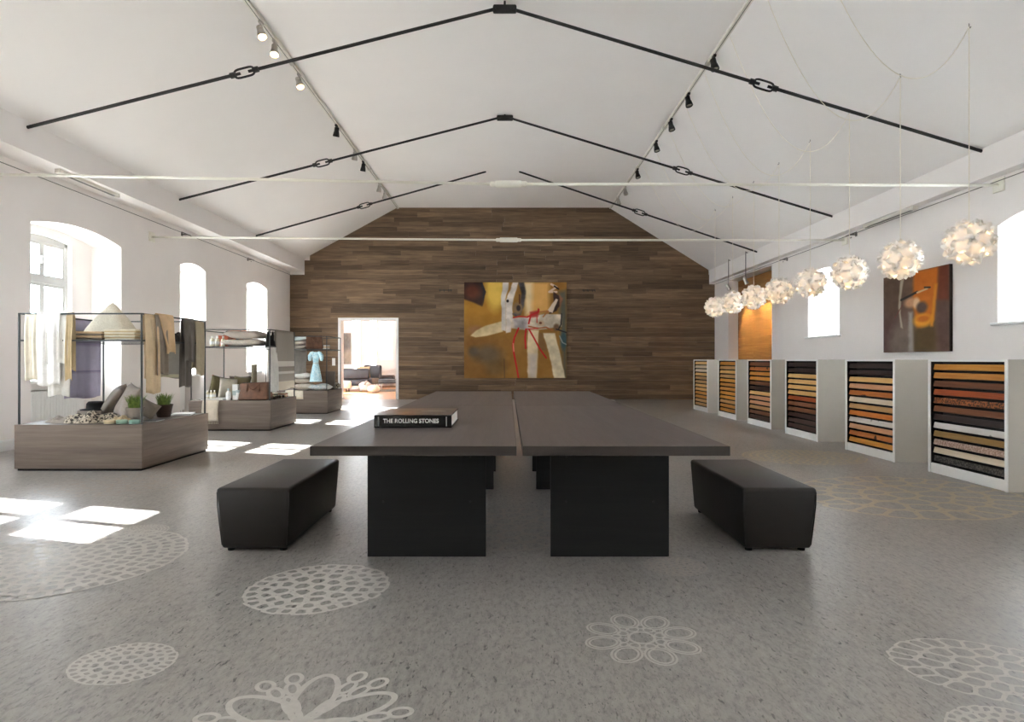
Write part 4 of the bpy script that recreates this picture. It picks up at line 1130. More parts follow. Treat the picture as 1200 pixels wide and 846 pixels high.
stand(-5.42, -4.02, 6.55, 7.99, 0.508, 1.44, 1.735, 'grey oak plinth display with thin steel frame and hanging towels')
stand(-5.48, -4.08, 10.23, 11.48, 0.52, 1.45, 1.745, 'grey oak plinth display with leather bag, middle of three')
stand(-5.50, -4.08, 13.45, 14.63, 0.52, 1.46, 1.755, 'grey oak plinth display with the blue dress, nearest the doorway')

# ------------------------------------------------------------------ soft goods
def hang(name, label, cat, along, a0, a1, fixed, zr, zf, zb, mat, r=0.012, amp=0.012, freq=3.0, side=-1, seed=0, skew=0.0, taper=1.0, group=None, nlen=26):
    """cloth over a rail: along 'X' or 'Y' from a0 to a1; front flap down to zf, back flap to zb; side = sign of the front flap's direction"""
    c = (a0 + a1) / 2; w = a1 - a0; rg = random.Random(seed); p1, p2 = rg.uniform(0, 6), rg.uniform(0, 6)
    Lf, Lb = zr - zf, zr - zb
    tot = Lb + PI * r + Lf
    def fn(u, v):
        s = v * tot
        if s < Lb: d, z = -r, -(Lb - s)
        elif s < Lb + PI * r:
            th = (s - Lb) / r; d, z = -r * math.cos(th), r * math.sin(th)
        else: d, z = r, -(s - Lb - PI * r)
        h = min(1, max(0, -z / 0.35))
        q = (u - 0.5) * w
        wv = amp * h * (math.sin(freq * 2*PI*u + p1 + 1.1 * z) + 0.5 * math.sin(freq * 4.3*PI*u + p2)) 
        d = d + (wv + 0.012 * h) * (1 if d > 0 else -1) * 1.0 if abs(d) >= r * 0.99 else d
        q = q * (1 + (taper - 1) * h) + skew * h * 1.0 + 0.006 * math.sin(5 * z + p2) * h
        zz = z - (0.012 * math.sin(2*PI*u + p1) * h if z < -0.1 else 0)
        d = d * side * 1.0
        return (q, d, zz) if along == 'X' else (d, q, zz)
    b = MB(); b.grid(fn, 22, nlen)
    o = b.build(name, mat, smooth=True, loc=(c, fixed, zr) if along == 'X' else (fixed, c, zr), solid=0.004)
    return tag(o, label, cat, group)

def m_bands(name, stops):
    """woven bands measured down from the rail (1 = 1.1 m below it)"""
    t = NT(name); tc = t.node('ShaderNodeTexCoord'); sp = t.node('ShaderNodeSeparateXYZ'); t.link(tc.outputs['Object'], sp.inputs[0])
    ml = t.node('ShaderNodeMath', operation='MULTIPLY'); ml.inputs[1].default_value = -1 / 1.1; t.link(sp.outputs['Z'], ml.inputs[0])
    return t.set(t.ramp(ml.outputs[0], stops), 0.95, 0, 0.2)

F = {
 'cream': m_fabric('cream_linen', rgb(226, 218, 200)), 'white': m_fabric('white_linen', rgb(240, 240, 238)), 'lgrey': m_fabric('pale_grey_linen', rgb(216, 214, 208)),
 'beige': m_fabric('beige_linen', rgb(196, 176, 140)), 'tan': m_fabric('tan_linen', rgb(214, 190, 154)), 'grey': m_fabric('taupe_linen', rgb(140, 128, 114)),
 'peach': m_fabric('sand_linen', rgb(214, 182, 142)), 'dark': m_fabric('charcoal_wool', rgb(92, 85, 78)), 'khaki': m_fabric('khaki_linen', rgb(158, 146, 122)),
 'purple': m_stripe('lavender_check', rgb(196, 192, 216), rgb(146, 138, 172), 2.9, 0.0, 0.12), 'sheer': m_stripe('grey_sheer', rgb(172, 166, 156), rgb(216, 210, 180), 2.2, 0.02, 0.1),
 'pillow_grey': m_fabric('grey_cushion', rgb(150, 140, 130)), 'pillow_taupe': m_fabric('taupe_cushion', rgb(168, 156, 144)), 'knit': m_fabric('cream_knit', rgb(220, 214, 198), c2=rgb(208, 200, 182), cells=90),
 'olive': m_fabric('olive_velvet', rgb(98, 90, 64)), 'brown': m_fabric('dark_brown_fabric', rgb(66, 50, 42)), 'orange': m_fabric('orange_black_print', rgb(204, 112, 44), c2=rgb(34, 28, 26), cells=9),
 'terracotta': m_fabric('terracotta_card', rgb(170, 92, 66)), 'speckled': m_fabric('speckled_cushion', rgb(196, 186, 174), c2=rgb(168, 158, 146), cells=110), 'bw': m_fabric('black_white_weave', rgb(196, 184, 164), c2=rgb(52, 46, 42), cells=38),
 'black': m_fabric('black_fabric', rgb(32, 30, 30)), 'teal': m_fabric('pale_teal_cushion', rgb(190, 204, 204)), 'striped': m_bands('grey_banded_throw', [(0.0, rgb(150, 142, 132)), (0.49, rgb(158, 150, 140)), (0.50, rgb(210, 204, 196)), (0.58, rgb(206, 200, 192)), (0.585, rgb(140, 132, 124)), (0.66, rgb(150, 142, 132)), (0.665, rgb(206, 200, 192)), (0.70, rgb(206, 200, 192)), (0.705, rgb(160, 152, 142)), (0.82, rgb(170, 160, 150)), (0.83, rgb(214, 204, 186))]), 'greycloth': m_fabric('grey_throw', rgb(150, 143, 135)),
 'throw': m_fabric('oat_throw', rgb(196, 184, 166)), 'dress': m_fabric('pale_blue_print', rgb(206, 230, 236), c2=rgb(160, 206, 222), cells=40), 'floral': m_fabric('pale_print_cushion', rgb(206, 204, 198), c2=rgb(160, 178, 184), cells=36),
}
# first stand: over the front rail
g1 = 'towels on the first stand'
hang('towel', 'cream towel hanging at the outer corner of the front rail', 'towel', 'X', -5.325, -5.185, 6.593, 1.727, 1.00, 1.25, F['cream'], 0.014, 0.008, 1.5, -1, 1, group=g1)
hang('towel', 'bright white towel hanging in the middle of the front rail', 'towel', 'X', -5.19, -4.935, 6.593, 1.727, 0.94, 1.2, F['white'], 0.020, 0.009, 2, -1, 2, group=g1)
hang('towel', 'pale grey towel hanging lowest behind the white one', 'towel', 'X', -5.10, -4.855, 6.593, 1.727, 1.18, 0.82, F['lgrey'], 0.011, 0.007, 2, -1, 3, group=g1)
hang('towel', 'narrow beige towel hanging beside the lavender scarf', 'towel', 'X', -4.87, -4.795, 6.593, 1.727, 1.00, 1.1, F['beige'], 0.014, 0.006, 1, -1, 4, group=g1)
hang('scarf', 'lavender checked scarf with darker borders hanging on the stand', 'scarf', 'Y', 7.22, 7.86, -5.395, 1.727, 0.74, 1.2, F['purple'], 0.013, 0.010, 2.5, 1, 5)
# over the side rail
g2 = 'cloths on the first stand side rail'
hang('cloth', 'long tan linen cloth hanging at the stand corner', 'cloth', 'Y', 6.62, 6.93, -4.045, 1.727, 0.84, 1.0, F['tan'], 0.012, 0.012, 2, 1, 6, group=g2, taper=0.85)
hang('cloth', 'taupe linen cloth hanging between tan and sand ones', 'cloth', 'Y', 6.80, 7.03, -4.045, 1.727, 1.05, 1.2, F['grey'], 0.02, 0.012, 2, 1, 7, group=g2)
hang('cloth', 'short sand linen cloth draped askew on the rail', 'cloth', 'Y', 6.86, 7.16, -4.045, 1.727, 1.30, 1.35, F['peach'], 0.03, 0.016, 1.5, 1, 8, skew=0.08, taper=0.7, group=g2)
hang('cloth', 'charcoal wool cloth hanging near the rear of the rail', 'cloth', 'Y', 7.40, 7.66, -4.045, 1.727, 1.20, 0.88, F['dark'], 0.014, 0.006, 1.5, 1, 9, group=g2)
hang('cloth', 'khaki linen cloth hanging last on the rail', 'cloth', 'Y', 7.68, 7.90, -4.045, 1.727, 1.02, 1.1, F['khaki'], 0.014, 0.006, 1.5, 1, 10, group=g2)
hang('cloth', 'sheer grey cloth with pale band below the shelf', 'cloth', 'X', -4.70, -4.33, 7.955, 1.432, 0.98, 1.3, F['sheer'], 0.012, 0.005, 1.5, -1, 11)

def pillow(name, label, loc, size, rot, mat, cat='cushion', group=None, edge=None, parent_piping=True):
    w, h, t = size
    def fn(sign):
        def f(u, v):
            a, c = u*2-1, v*2-1
            k = max(0.0, (1 - a**4)) ** 0.55 * max(0.0, (1 - c**4)) ** 0.55
            x = a * w/2 * (1 - 0.07 * (1 - abs(c) ** 2) * abs(a)); y = c * h/2 * (1 - 0.07 * (1 - abs(a) ** 2) * abs(c))
            return (x, y, sign * t/2 * k + 0.012 * math.sin(3*a + 2*c) * k)
        return f
    b = MB(); b.grid(fn(1), 14, 14); b.cur = 1; b.grid(fn(-1), 14, 14)
    o = b.build(name, [mat, edge or mat], smooth=True, loc=loc, rot=rot, merge=1e-4)
    return tag(o, label, cat, group)

def lean(up, n):
    """rotation of a cushion whose height runs along up and whose face looks along n"""
    u = Vector(up).normalized(); n = Vector(n); n = (n - u * n.dot(u)).normalized(); sd = u.cross(n)
    return Matrix((sd, u, n)).transposed().to_euler()

def stack(name, label, loc, w, d, n, th, mat, cat='linen', seed=1, rotz=0.0, group=None):
    """folded cloths lying on each other; each layer bends round at its fold"""
    t = thing(name, label, cat, loc, rotz, group); rg = random.Random(seed)
    for k in range(n):
        b = MB(); ww, dd = w/2 * rg.uniform(0.93, 1.0), d/2 * rg.uniform(0.94, 1.0); ox = rg.uniform(-0.01, 0.01)
        b.rbox(-ww + ox, ww + ox, -dd, dd, k*th + 0.001, (k+1)*th, th*0.42, 2, fn=lambda c: (c.x, c.y, c.z + 0.0015*math.sin(9*c.x + k)))
        o = b.build('folded_cloth', mat if not isinstance(mat, list) else mat[k % len(mat)], t, smooth=True)
    return t

def crumple(name, label, loc, rx, ry, h, mat, cat='cloth', seed=1, rotz=0, folds=5):
    rg = np.random.RandomState(seed); ph = rg.rand(6) * 6
    def fn(u, v):
        th = 2*PI*u; r = v
        x = r*math.cos(th); y = r*math.sin(th)
        edge = 1 + 0.13*math.sin(3*th + ph[0]) + 0.07*math.sin(7*th + ph[1])
        z = h * max(0, 1 - r**2.4) ** 0.6 * (0.72 + 0.2*math.sin(folds*x + 3*y + ph[2]) + 0.16*math.sin(folds*1.7*y - 2*x + ph[3])) + 0.004
        return (x*rx*edge, y*ry*edge, z)
    def fb(u, v):
        p = fn(u, v); return (p[0], p[1], 0.0 if v > 0.999 else 0.0)
    b = MB(); b.grid(fn, 36, 12, close_u=True); b.grid(fb, 36, 1, close_u=True)
    return tag(b.build(name, mat, smooth=True, loc=loc, rot=(0, 0, rotz), merge=5e-4), label, cat)

# --- first stand, shelf
zs1 = 1.441
def tri_cushion(label, loc, w, h, t, mat):
    """cushion slumped on its base with one corner pointing up"""
    def f(sign):
        def g(u, v):
            a, c = u*2-1, v
            half = (1 - c) ** 0.9 * (1 + 0.15 * math.sin(PI * c)) 
            k = max(0, 1 - a**4) ** 0.5 * (1 - c) ** 0.55 * (0.55 + 0.45 * min(1, c / 0.25 + 0.2))
            return (a * w/2 * half + 0.03 * c, sign * t/2 * k, c * h)
        return g
    b = MB(); b.grid(f(1), 14, 16); b.grid(f(-1), 14, 16); 
    o = b.build('cushion', mat, smooth=True, loc=loc, merge=1e-4)
    return tag(o, label, 'cushion')
tri_cushion('cream knitted cushion with one corner pointing up on the shelf', (-4.80, 7.2, zs1), 0.74, 0.47, 0.30, F['knit'])
stack('linen_stack', 'folded brownish linen cloths at the front of the shelf', (-4.69, 6.79, zs1), 0.34, 0.28, 4, 0.024, [F['grey'], F['tan']], seed=3)
stack('linen_stack', 'folded cream napkins stacked under the knitted cushion corner', (-4.335, 6.79, zs1), 0.36, 0.28, 7, 0.017, [F['cream'], F['beige']], seed=4)
stack('linen_stack', 'folded grey cloths lying deep on the towel stand shelf', (-5.1, 7.3, zs1), 0.3, 0.3, 3, 0.03, [F['grey']], seed=5)
crumple('scarf', 'crumpled dark scarf at the rear of the shelf', (-4.28, 7.62, zs1), 0.16, 0.2, 0.13, F['black'], 'scarf', 6, folds=7)
crumple('scarf', 'crumpled brown scarf beside the cream napkins', (-4.18, 7.1, zs1), 0.09, 0.14, 0.16, F['brown'], 'scarf', 8, folds=6)
# --- first stand, plinth top
zp1 = 0.508
pillow('cushion', 'grey cushion leaning rearmost on the towel plinth', (-4.97, 7.52, zp1 + 0.205), (0.42, 0.42, 0.12), lean((0.52, 0.1, 0.82), (-0.8, -0.42, 0.5)), F['pillow_grey'], group='cushions on the towel plinth')
pillow('cushion', 'taupe cushion leaning behind the potted grass', (-4.66, 7.32, zp1 + 0.205), (0.46, 0.42, 0.13), lean((0.36, 0.2, 0.9), (-0.62, -0.75, 0.4)), F['pillow_taupe'], group='cushions on the towel plinth')
pillow('cushion', 'small brown cushion wedged between the two potted grasses', (-4.36, 7.22, zp1 + 0.115), (0.22, 0.2, 0.08), (R(75), R(30), R(20)), F['grey'], group='cushions on the towel plinth')
crumple('throw_rug', 'crumpled black and white woven throw on the plinth', (-4.78, 6.86, zp1), 0.30, 0.20, 0.12, F['bw'], 'throw', 12, folds=9)
crumple('throw_rug', 'grey fringed throw lying at the plinth corner', (-5.08, 6.83, zp1), 0.17, 0.16, 0.07, F['pillow_grey'], 'throw', 13, folds=8)
crumple('cloth', 'crumpled beige cloth beside the woven throw', (-4.44, 6.85, zp1), 0.10, 0.14, 0.07, F['beige'], 'cloth', 15, folds=8)
t = thing('hat', 'black brimmed hat on a box at the rear of the plinth', 'hat', (-5.13, 7.42, zp1))
b = MB(); b.rbox(-0.15, 0.15, -0.12, 0.12, 0, 0.09, 0.01); b.build('hat_box', F['pillow_grey'], t)
b = MB(); b.lathe([(0.16, 0.09), (0.165, 0.10), (0.10, 0.108), (0.095, 0.17), (0.075, 0.195), (0.02, 0.185)], seg=24); b.build('brim', F['black'], t, smooth=True)

def grass_pot(label, loc, r, h, mat, seed, gh):
    t = thing('potted_grass', label, 'potted plant', loc, group='potted grasses'); rg = random.Random(seed)
    b = MB(); b.lathe([(r*0.72, 0), (r*0.76, 0.01), (r, h*0.9), (r*1.04, h*0.92), (r*1.04, h), (r*0.94, h), (r*0.9, h*0.86), (0.01, h*0.86)], seg=22); p = b.build('pot', mat, t); auto_smooth(p, 40)
    b = MB(); b.lathe([(r*0.9, h*0.85), (r*0.5, h*0.9), (0.01, h*0.9)], seg=16); b.build('soil', m_plain('soil', rgb(50, 38, 30), 0.95), t)
    b = MB()
    for k in range(170):
        a, q = rg.uniform(0, 2*PI), r * 0.75 * math.sqrt(rg.random()); x, y = q*math.cos(a), q*math.sin(a)
        ln = gh * rg.uniform(0.6, 1.05); bx, by = (x/r)*0.75 + rg.uniform(-.35,.35), (y/r)*0.75 + rg.uniform(-.35,.35); w = 0.004
        sx, sy = -math.sin(a)*w, math.cos(a)*w
        pts = [(x + bx*ln*s*s*0.7, y + by*ln*s*s*0.7, h*0.88 + ln*s) for s in (0, 0.45, 0.8, 1.0)]
        for (P, Q, wa, wb) in ((pts[0], pts[1], 1, 1), (pts[1], pts[2], 1, .7), (pts[2], pts[3], .7, .05)):
            b.quad((P[0]-sx*wa, P[1]-sy*wa, P[2]), (P[0]+sx*wa, P[1]+sy*wa, P[2]), (Q[0]+sx*wb, Q[1]+sy*wb, Q[2]), (Q[0]-sx*wb, Q[1]-sy*wb, Q[2]))
    gm = NT('grass_green'); n = gm.noise(gm.coords('Object'), 30, 3); col = gm.ramp(n, [(0.3, rgb(62, 92, 30)), (0.7, rgb(128, 152, 62))])
    tag(b.build('grass_blades', gm.set(col, 0.6), t), kind='stuff')
grass_pot('potted grass in a grey felt pot near the plinth corner', (-4.36, 6.97, zp1), 0.095, 0.155, F['pillow_grey'], 1, 0.17)
grass_pot('potted grass in a dark brown pot behind the grey one', (-4.30, 7.45, zp1), 0.10, 0.155, F['brown'], 2, 0.16)
for i, (x, m, lb) in enumerate(((-4.45, rgb(196, 180, 146), 'shallow beige tin on the plinth edge'), (-4.31, rgb(140, 170, 150), 'shallow pale green tin on the plinth edge, middle one'), (-4.17, rgb(126, 164, 150), 'shallow sea green tin on the plinth edge near the post'))):
    t = thing('tin', lb, 'tin', (x, 6.66, zp1), group='tins on the plinth edge')
    b = MB(); b.lathe([(0.052, 0), (0.055, 0.003), (0.055, 0.026)], seg=24); b.build('base', m_plain('tin_%d' % i, m, 0.5), t)
    b = MB(); b.lathe([(0.057, 0.024), (0.057, 0.038), (0.05, 0.042), (0.01, 0.042)], seg=24); b.build('lid', m_plain('tin_lid_%d' % i, tuple(min(1, v*1.25) for v in m[:3])+(1,), 0.45), t)
def book_flat(label, loc, w, d, h, c, rz, cat='book'):
    t = thing('book', label, cat, loc, rz)
    b = MB(); b.box(-w/2 + 0.003, w/2 - 0.003, -d/2 + 0.003, d/2 - 0.003, 0.002, h - 0.002); b.build('pages', F['white'], t)
    b = MB(); b.box(-w/2, w/2, -d/2, d/2, h - 0.003, h); b.box(-w/2, w/2, -d/2, d/2, 0, 0.003); b.box(-w/2, -w/2 + 0.003, -d/2, d/2, 0.003, h - 0.003); b.build('cover', m_plain('cover_' + label[:8], c, 0.4), t)
book_flat('black and white magazine lying behind the brown pot', (-4.22, 7.74, zp1), 0.24, 0.3, 0.02, rgb(214, 214, 212), 0.3, 'magazine')
book_flat('dark magazine lying at the front plinth corner', (-4.13, 6.95, zp1), 0.16, 0.22, 0.012, rgb(52, 50, 50), 0.1, 'magazine')

# --- second stand
zs2, zp2 = 1.451, 0.52
def bottle(label, loc, r, h, mat, capm, group):
    t = thing('bottle', label, 'bottle', loc, group=group)
    b = MB(); b.lathe([(r*0.9, 0), (r, 0.006), (r, h*0.62), (r*0.85, h*0.7), (r*0.38, h*0.76), (r*0.36, h*0.84)], seg=16); b.build('body', mat, t, smooth=True)
    b = MB(); b.lathe([(r*0.45, h*0.82), (r*0.45, h), (r*0.3, h)], seg=14); b.build('cap', capm, t)
    b = MB(); b.lathe([(r*1.01, h*0.2), (r*1.01, h*0.5)], seg=16); b.build('paper_label', F['white'], t)
pale_glass = m_plain('pale_yellow_bottle', rgb(222, 214, 186), 0.15, var=0.03)
for i, x in enumerate((-5.17, -5.08, -4.98)):
    bottle('pale bottle on the leather bag stand shelf, %s from the window wall' % ordn[i], (x, 10.42, zs2), 0.036, 0.18, pale_glass, M['white'], 'bottles on the shelf')
t = thing('gift_box', 'terracotta card box behind the shelf bottles', 'box', (-5.10, 10.74, zs2), 0.1)
b = MB(); b.rbox(-0.085, 0.085, -0.09, 0.09, 0, 0.16, 0.004); b.build('box_body', F['terracotta'], t); b = MB(); b.rbox(-0.09, 0.09, -0.095, 0.095, 0.15, 0.2, 0.004); b.build('lid', F['terracotta'], t)
stack('fabric_stack', 'folded orange and black printed fabric behind the shelf cushions', (-4.97, 11.02, zs2), 0.42, 0.3, 6, 0.05, [F['orange']], seed=7)
pillow('cushion', 'speckled pale cushion lying under the grey one', (-4.63, 10.52, zs2 + 0.066), (0.72, 0.46, 0.13), (0, 0, 0.05), F['speckled'], group='cushions on the second shelf')
pillow('cushion', 'grey cushion lying on top of the speckled one', (-4.61, 10.53, zs2 + 0.207), (0.68, 0.44, 0.14), (0, R(2), -0.04), F['pillow_taupe'], group='cushions on the second shelf')
crumple('shawl', 'bunched black shawl at the shelf corner', (-4.19, 10.50, zs2), 0.075, 0.14, 0.28, F['black'], 'shawl', 21, folds=6)
# lower
t = thing('tray', 'thin pale tray under three small bottles', 'tray', (-5.13, 10.44, zp2)); b = MB(); b.rbox(-0.19, 0.19, -0.12, 0.12, 0, 0.02, 0.005); b.build('tray_base', F['lgrey'], t)
b = MB(); b.rbox(-0.19, 0.19, -0.12, -0.108, 0.018, 0.035, 0.003); b.build('rim', F['lgrey'], t); b = MB(); b.rbox(-0.19, 0.19, 0.108, 0.12, 0.018, 0.035, 0.003); b.build('rim', F['lgrey'], t)
for i, x in enumerate((-5.25, -5.19, -5.13)):
    bottle('small pale bottle standing on the tray, %s from the window wall' % ordn[i], (x, 10.42, zp2 + 0.02), 0.025, 0.15, pale_glass, M['white'], 'bottles on the tray')
g3 = 'cushions leaning on the leather bag plinth'
pillow('cushion', 'olive cushion with an orange back leaning at the outer end', (-5.19, 10.76, zp2 + 0.20), (0.40, 0.40, 0.12), lean((0.2, 0.1, 0.95), (0.75, -0.6, 0.0)), F['olive'], group=g3, edge=F['terracotta'])
pillow('cushion', 'slim cream cushion squeezed between olive and brown ones', (-5.04, 10.74, zp2 + 0.185), (0.36, 0.36, 0.07), lean((0.1, 0.05, 0.98), (0.8, -0.55, 0.0)), F['cream'], group=g3)
pillow('cushion', 'dark brown cushion in front of the paper tube', (-4.98, 11.05, zp2 + 0.20), (0.38, 0.40, 0.10), lean((0, 0.15, 0.98), (0.1, -1, 0.1)), F['brown'], group=g3)
pillow('cushion', 'olive cushion standing behind the white packages', (-4.87, 10.90, zp2 + 0.20), (0.30, 0.40, 0.10), lean((0.05, 0.15, 0.98), (0.15, -1, 0.1)), F['olive'], group=g3)
t = thing('paper_tube', 'tall khaki card tube standing behind the leather bag', 'tube', (-4.75, 11.15, zp2)); b = MB(); b.lathe([(0.05, 0), (0.05, 0.6), (0.046, 0.6), (0.046, 0.55), (0.01, 0.55)], seg=20); auto_smooth(b.build('tube_body', F['khaki'], t)); b = MB(); b.lathe([(0.053, 0.585), (0.053, 0.615), (0.045, 0.615)], seg=20); b.build('rim', F['khaki'], t)
t = thing('soap_box', 'tall white carton beside the leather bag', 'carton', (-4.76, 10.42, zp2), 0.1); b = MB(); b.rbox(-0.045, 0.045, -0.04, 0.04, 0, 0.27, 0.004); b.build('carton_body', M['white'], t); b = MB(); b.box(-0.0455, 0.0455, -0.0408, -0.0395, 0.08, 0.16); b.build('paper_label', F['teal'], t)
bottle('white spray bottle in front of the tall carton', (-4.86, 10.36, zp2), 0.04, 0.2, M['white'], F['teal'], 'white toiletries')
t = thing('jar', 'short white jar between carton and leather bag', 'jar', (-4.69, 10.36, zp2), group='white toiletries'); b = MB(); b.lathe([(0.032, 0), (0.034, 0.004), (0.034, 0.13), (0.028, 0.135)], seg=18); b.build('body', M['white'], t); b = MB(); b.lathe([(0.036, 0.13), (0.036, 0.17), (0.03, 0.173)], seg=18); b.build('lid', F['teal'], t)
def bag(label, loc, w, d, h, rz, mat):
    t = thing('leather_bag', label, 'bag', loc, rz)
    def fn(c):
        k = c.z / h; s = 1 - 0.10 * k; q = 1 - 0.55 * k**1.5
        return (c.x * s + 0.008*math.sin(20*c.z), c.y * q, c.z + 0.012*math.sin(9*c.x) * k)
    bm2 = MB(); bm2.rbox(-w/2, w/2, -d/2, d/2, 0, h, 0.03, 3, fn=fn); o = bm2.build('body', mat, t); auto_smooth(o, 60)
    for s in (-1, 1):
        b = MB(); b.tube([(-w*0.2, s*(d*0.36), h*0.5), (-w*0.19, s*(d*0.34), h*0.95), (-w*0.1, s*d*0.40, h*0.72), (w*0.02, s*d*0.46, h*0.62), (w*0.13, s*d*0.40, h*0.75), (w*0.2, s*(d*0.34), h*0.95), (w*0.21, s*(d*0.36), h*0.5)], 0.012, 8); b.build('handle', mat, t, smooth=True)
    b = MB(); b.tube([(-w*0.42, 0, h*0.995), (w*0.42, 0, h*0.995)], 0.007, 6); b.build('zip', M['steel'], t)
    for s in (-1, 1):
        b = MB(); b.rbox(s*w*0.36 - 0.02, s*w*0.36 + 0.02, -d*0.46, d*0.46, 0.03, h*0.5, 0.005, fn=fn); b.build('strap', mat, t)
    return t
bag('brown leather holdall standing on the middle plinth', (-4.43, 10.46, zp2), 0.52, 0.30, 0.30, 0.0, M['brown_leather'])
# throw over the plinth front with fringe
t = thing('throw_blanket', 'oat coloured throw with fringe hanging over the plinth front', 'throw', (-5.10, 10.225, zp2))
b = MB()
def thr(u, v):
    x = (u - 0.5) * 0.28; s = v * 0.62
    if s < 0.26: y, z = 0.26 - s, 0.006
    else: y, z = -0.008 - 0.006*math.sin(7*u + 2), 0.006 - (s - 0.26)
    return (x + 0.01*math.sin(6*v), y, z)
b.grid(thr, 16, 24); b.build('blanket', F['throw'], t, smooth=True, solid=0.006)
b = MB()
for k in range(24):
    x = -0.135 + 0.27*k/23; b.tube([(x, -0.012, -0.35), (x + random.uniform(-.004,.004), -0.014, -0.40)], 0.003, 4)
tag(b.build('fringe', F['throw'], t), kind='stuff')
hang('throw_blanket', 'grey throw with pale stripes hanging on the middle stand', 'throw', 'Y', 10.50, 11.36, -4.105, 1.738, 0.68, 1.2, F['striped'], 0.013, 0.006, 2.5, 1, 22)
hang('scarf', 'cream scarf knotted at the middle stand corner', 'scarf', 'Y', 10.29, 10.52, -4.105, 1.444, 0.66, 0.95, F['lgrey'], 0.014, 0.02, 2.5, 1, 23)
t = thing('bead_chain', 'coil of dark brown wooden beads on the middle plinth', 'beads', (-4.2, 10.85, zp2))
for k in range(16):
    a = k * 0.55; x, y = 0.05*math.sin(a*1.7), -0.28 + 0.035*k
    b = MB(); b.lathe([(0.006, 0), (0.024, 0.012), (0.024, 0.034), (0.006, 0.046)], c=(x, y, 0), seg=10); b.build('bead', F['brown'] if k % 3 else F['tan'], t, smooth=True)
for i, (x, y, c) in enumerate(((-4.4, 11.24, 'orange'), (-4.25, 11.30, 'terracotta'))):
    stack('napkin_stack', ['folded orange printed napkins at the rear of the middle plinth', 'folded terracotta napkins at the rear of the middle plinth'][i], (x, y, zp2), 0.13, 0.13, 4, 0.02, [F[c], F['cream']], seed=30+i)

# --- third stand
zs3, zp3 = 1.461, 0.52
t = thing('table_runner', 'cream runner hanging over the plinth front beside striped throw', 'runner', (-4.82, 13.44, zp3)); b = MB()
b.grid(lambda u, v: ((u-0.5)*0.40, 0.22 - v*0.40 if v < 0.55 else -0.006, 0.005 if v < 0.55 else 0.005 - (v-0.55)*0.42), 10, 20); b.build('runner_cloth', F['cream'], t, smooth=True, solid=0.006)
b = MB(); b.box(-0.2, 0.2, -0.0105, -0.0095, -0.17, -0.155); b.build('border', F['tan'], t)
g4 = 'cushions stacked on the third shelf'
for k, (m, lb) in enumerate(((F['pillow_grey'], 'grey cushion lowest in the shelf pile beside the bag'), (F['pillow_taupe'], 'taupe cushion in the middle of the shelf pile'), (F['teal'], 'pale teal cushion topmost of the shelf pile'))):
    pillow('cushion', lb, (-4.80, 13.72, zs3 + 0.049 + k * 0.099), (0.40, 0.36, 0.095), (0, 0, 0.03*k), m, group=g4)
bag('brown leather bag standing on the shelf above the dress', (-4.46, 13.72, zs3), 0.38, 0.28, 0.31, 0.25, M['brown_leather'])
stack('linen_stack', 'small folded pale cloth beside the shelf bag', (-4.16, 13.66, zs3), 0.11, 0.2, 3, 0.03, [F['lgrey'], F['tan']], seed=9)
hang('throw_blanket', 'grey throw hanging behind the cushions of the dress stand', 'throw', 'X', -5.27, -4.93, 14.592, 1.454, 0.66, 1.2, F['greycloth'], 0.012, 0.006, 2, -1, 25)
g5 = 'cushions on the third plinth'
pillow('cushion', 'speckled cushion lowest on the dress stand plinth', (-4.72, 13.85, zp3 + 0.076), (0.46, 0.44, 0.15), (0, 0, 0.1), F['speckled'], group=g5)
pillow('cushion', 'taupe cushion second from bottom on the plinth pile', (-4.74, 13.85, zp3 + 0.215), (0.42, 0.40, 0.11), (0, 0, -0.1), F['pillow_taupe'], group=g5)
pillow('cushion', 'pale grey cushion topmost of the plinth pile', (-4.75, 13.85, zp3 + 0.328), (0.40, 0.38, 0.11), (0, 0, 0.05), F['lgrey'], group=g5)
pillow('cushion', 'blue and white printed cushion below the dress', (-4.31, 13.70, zp3 + 0.072), (0.46, 0.36, 0.14), (0, 0, -0.05), F['floral'], group=g5)
t = thing('gift_box', 'dark charcoal box standing on the plinth near the doorway', 'box', (-4.22, 14.15, zp3), 0.15); b = MB(); b.rbox(-0.10, 0.10, -0.08, 0.08, 0, 0.36, 0.005); b.build('box_body', F['dark'], t); b = MB(); b.rbox(-0.105, 0.105, -0.085, 0.085, 0.34, 0.42, 0.005); b.build('lid', F['dark'], t)
pillow('cushion', 'small round patterned cushion at the doorway end of the plinth', (-4.20, 14.42, zp3 + 0.07), (0.24, 0.24, 0.14), (0, 0, 0.6), F['bw'], group=g5)
# dress with puffed sleeves, tied at the waist, on a hanger under the shelf rail
t = thing('dress', 'pale blue printed dress hanging below the shelf bag', 'dress', (-4.345, 13.465, 1.445))
def drs(u, v):
    th = 2*PI*u; z = -0.05 - v*0.67
    if v < 0.12: w, dd = 0.055 + 0.03*(v/0.12), 0.03
    elif v < 0.38: w = 0.085 - 0.03*((v-0.12)/0.26); dd = 0.035
    else: k = (v-0.38)/0.62; w = 0.055 + 0.075*k**0.8; dd = 0.035 + 0.02*k
    rip = 1 + 0.10*math.sin(6*th)*min(1, max(0, (v-0.3)/0.4))
    return (w*math.cos(th)*rip, dd*math.sin(th)*rip, z)
b = MB(); b.grid(drs, 40, 24, close_u=True); b.build('bodice_skirt', F['dress'], t, smooth=True, solid=0.003)
for s in (-1, 1):
    b = MB(); b.tube([(s*0.05, 0, -0.06), (s*0.095, -0.005, -0.08), (s*0.13, -0.008, -0.14), (s*0.135, -0.008, -0.21), (s*0.125, -0.006, -0.25)], [0.03, 0.042, 0.046, 0.04, 0.026], 10); b.build('sleeve', F['dress'], t, smooth=True)
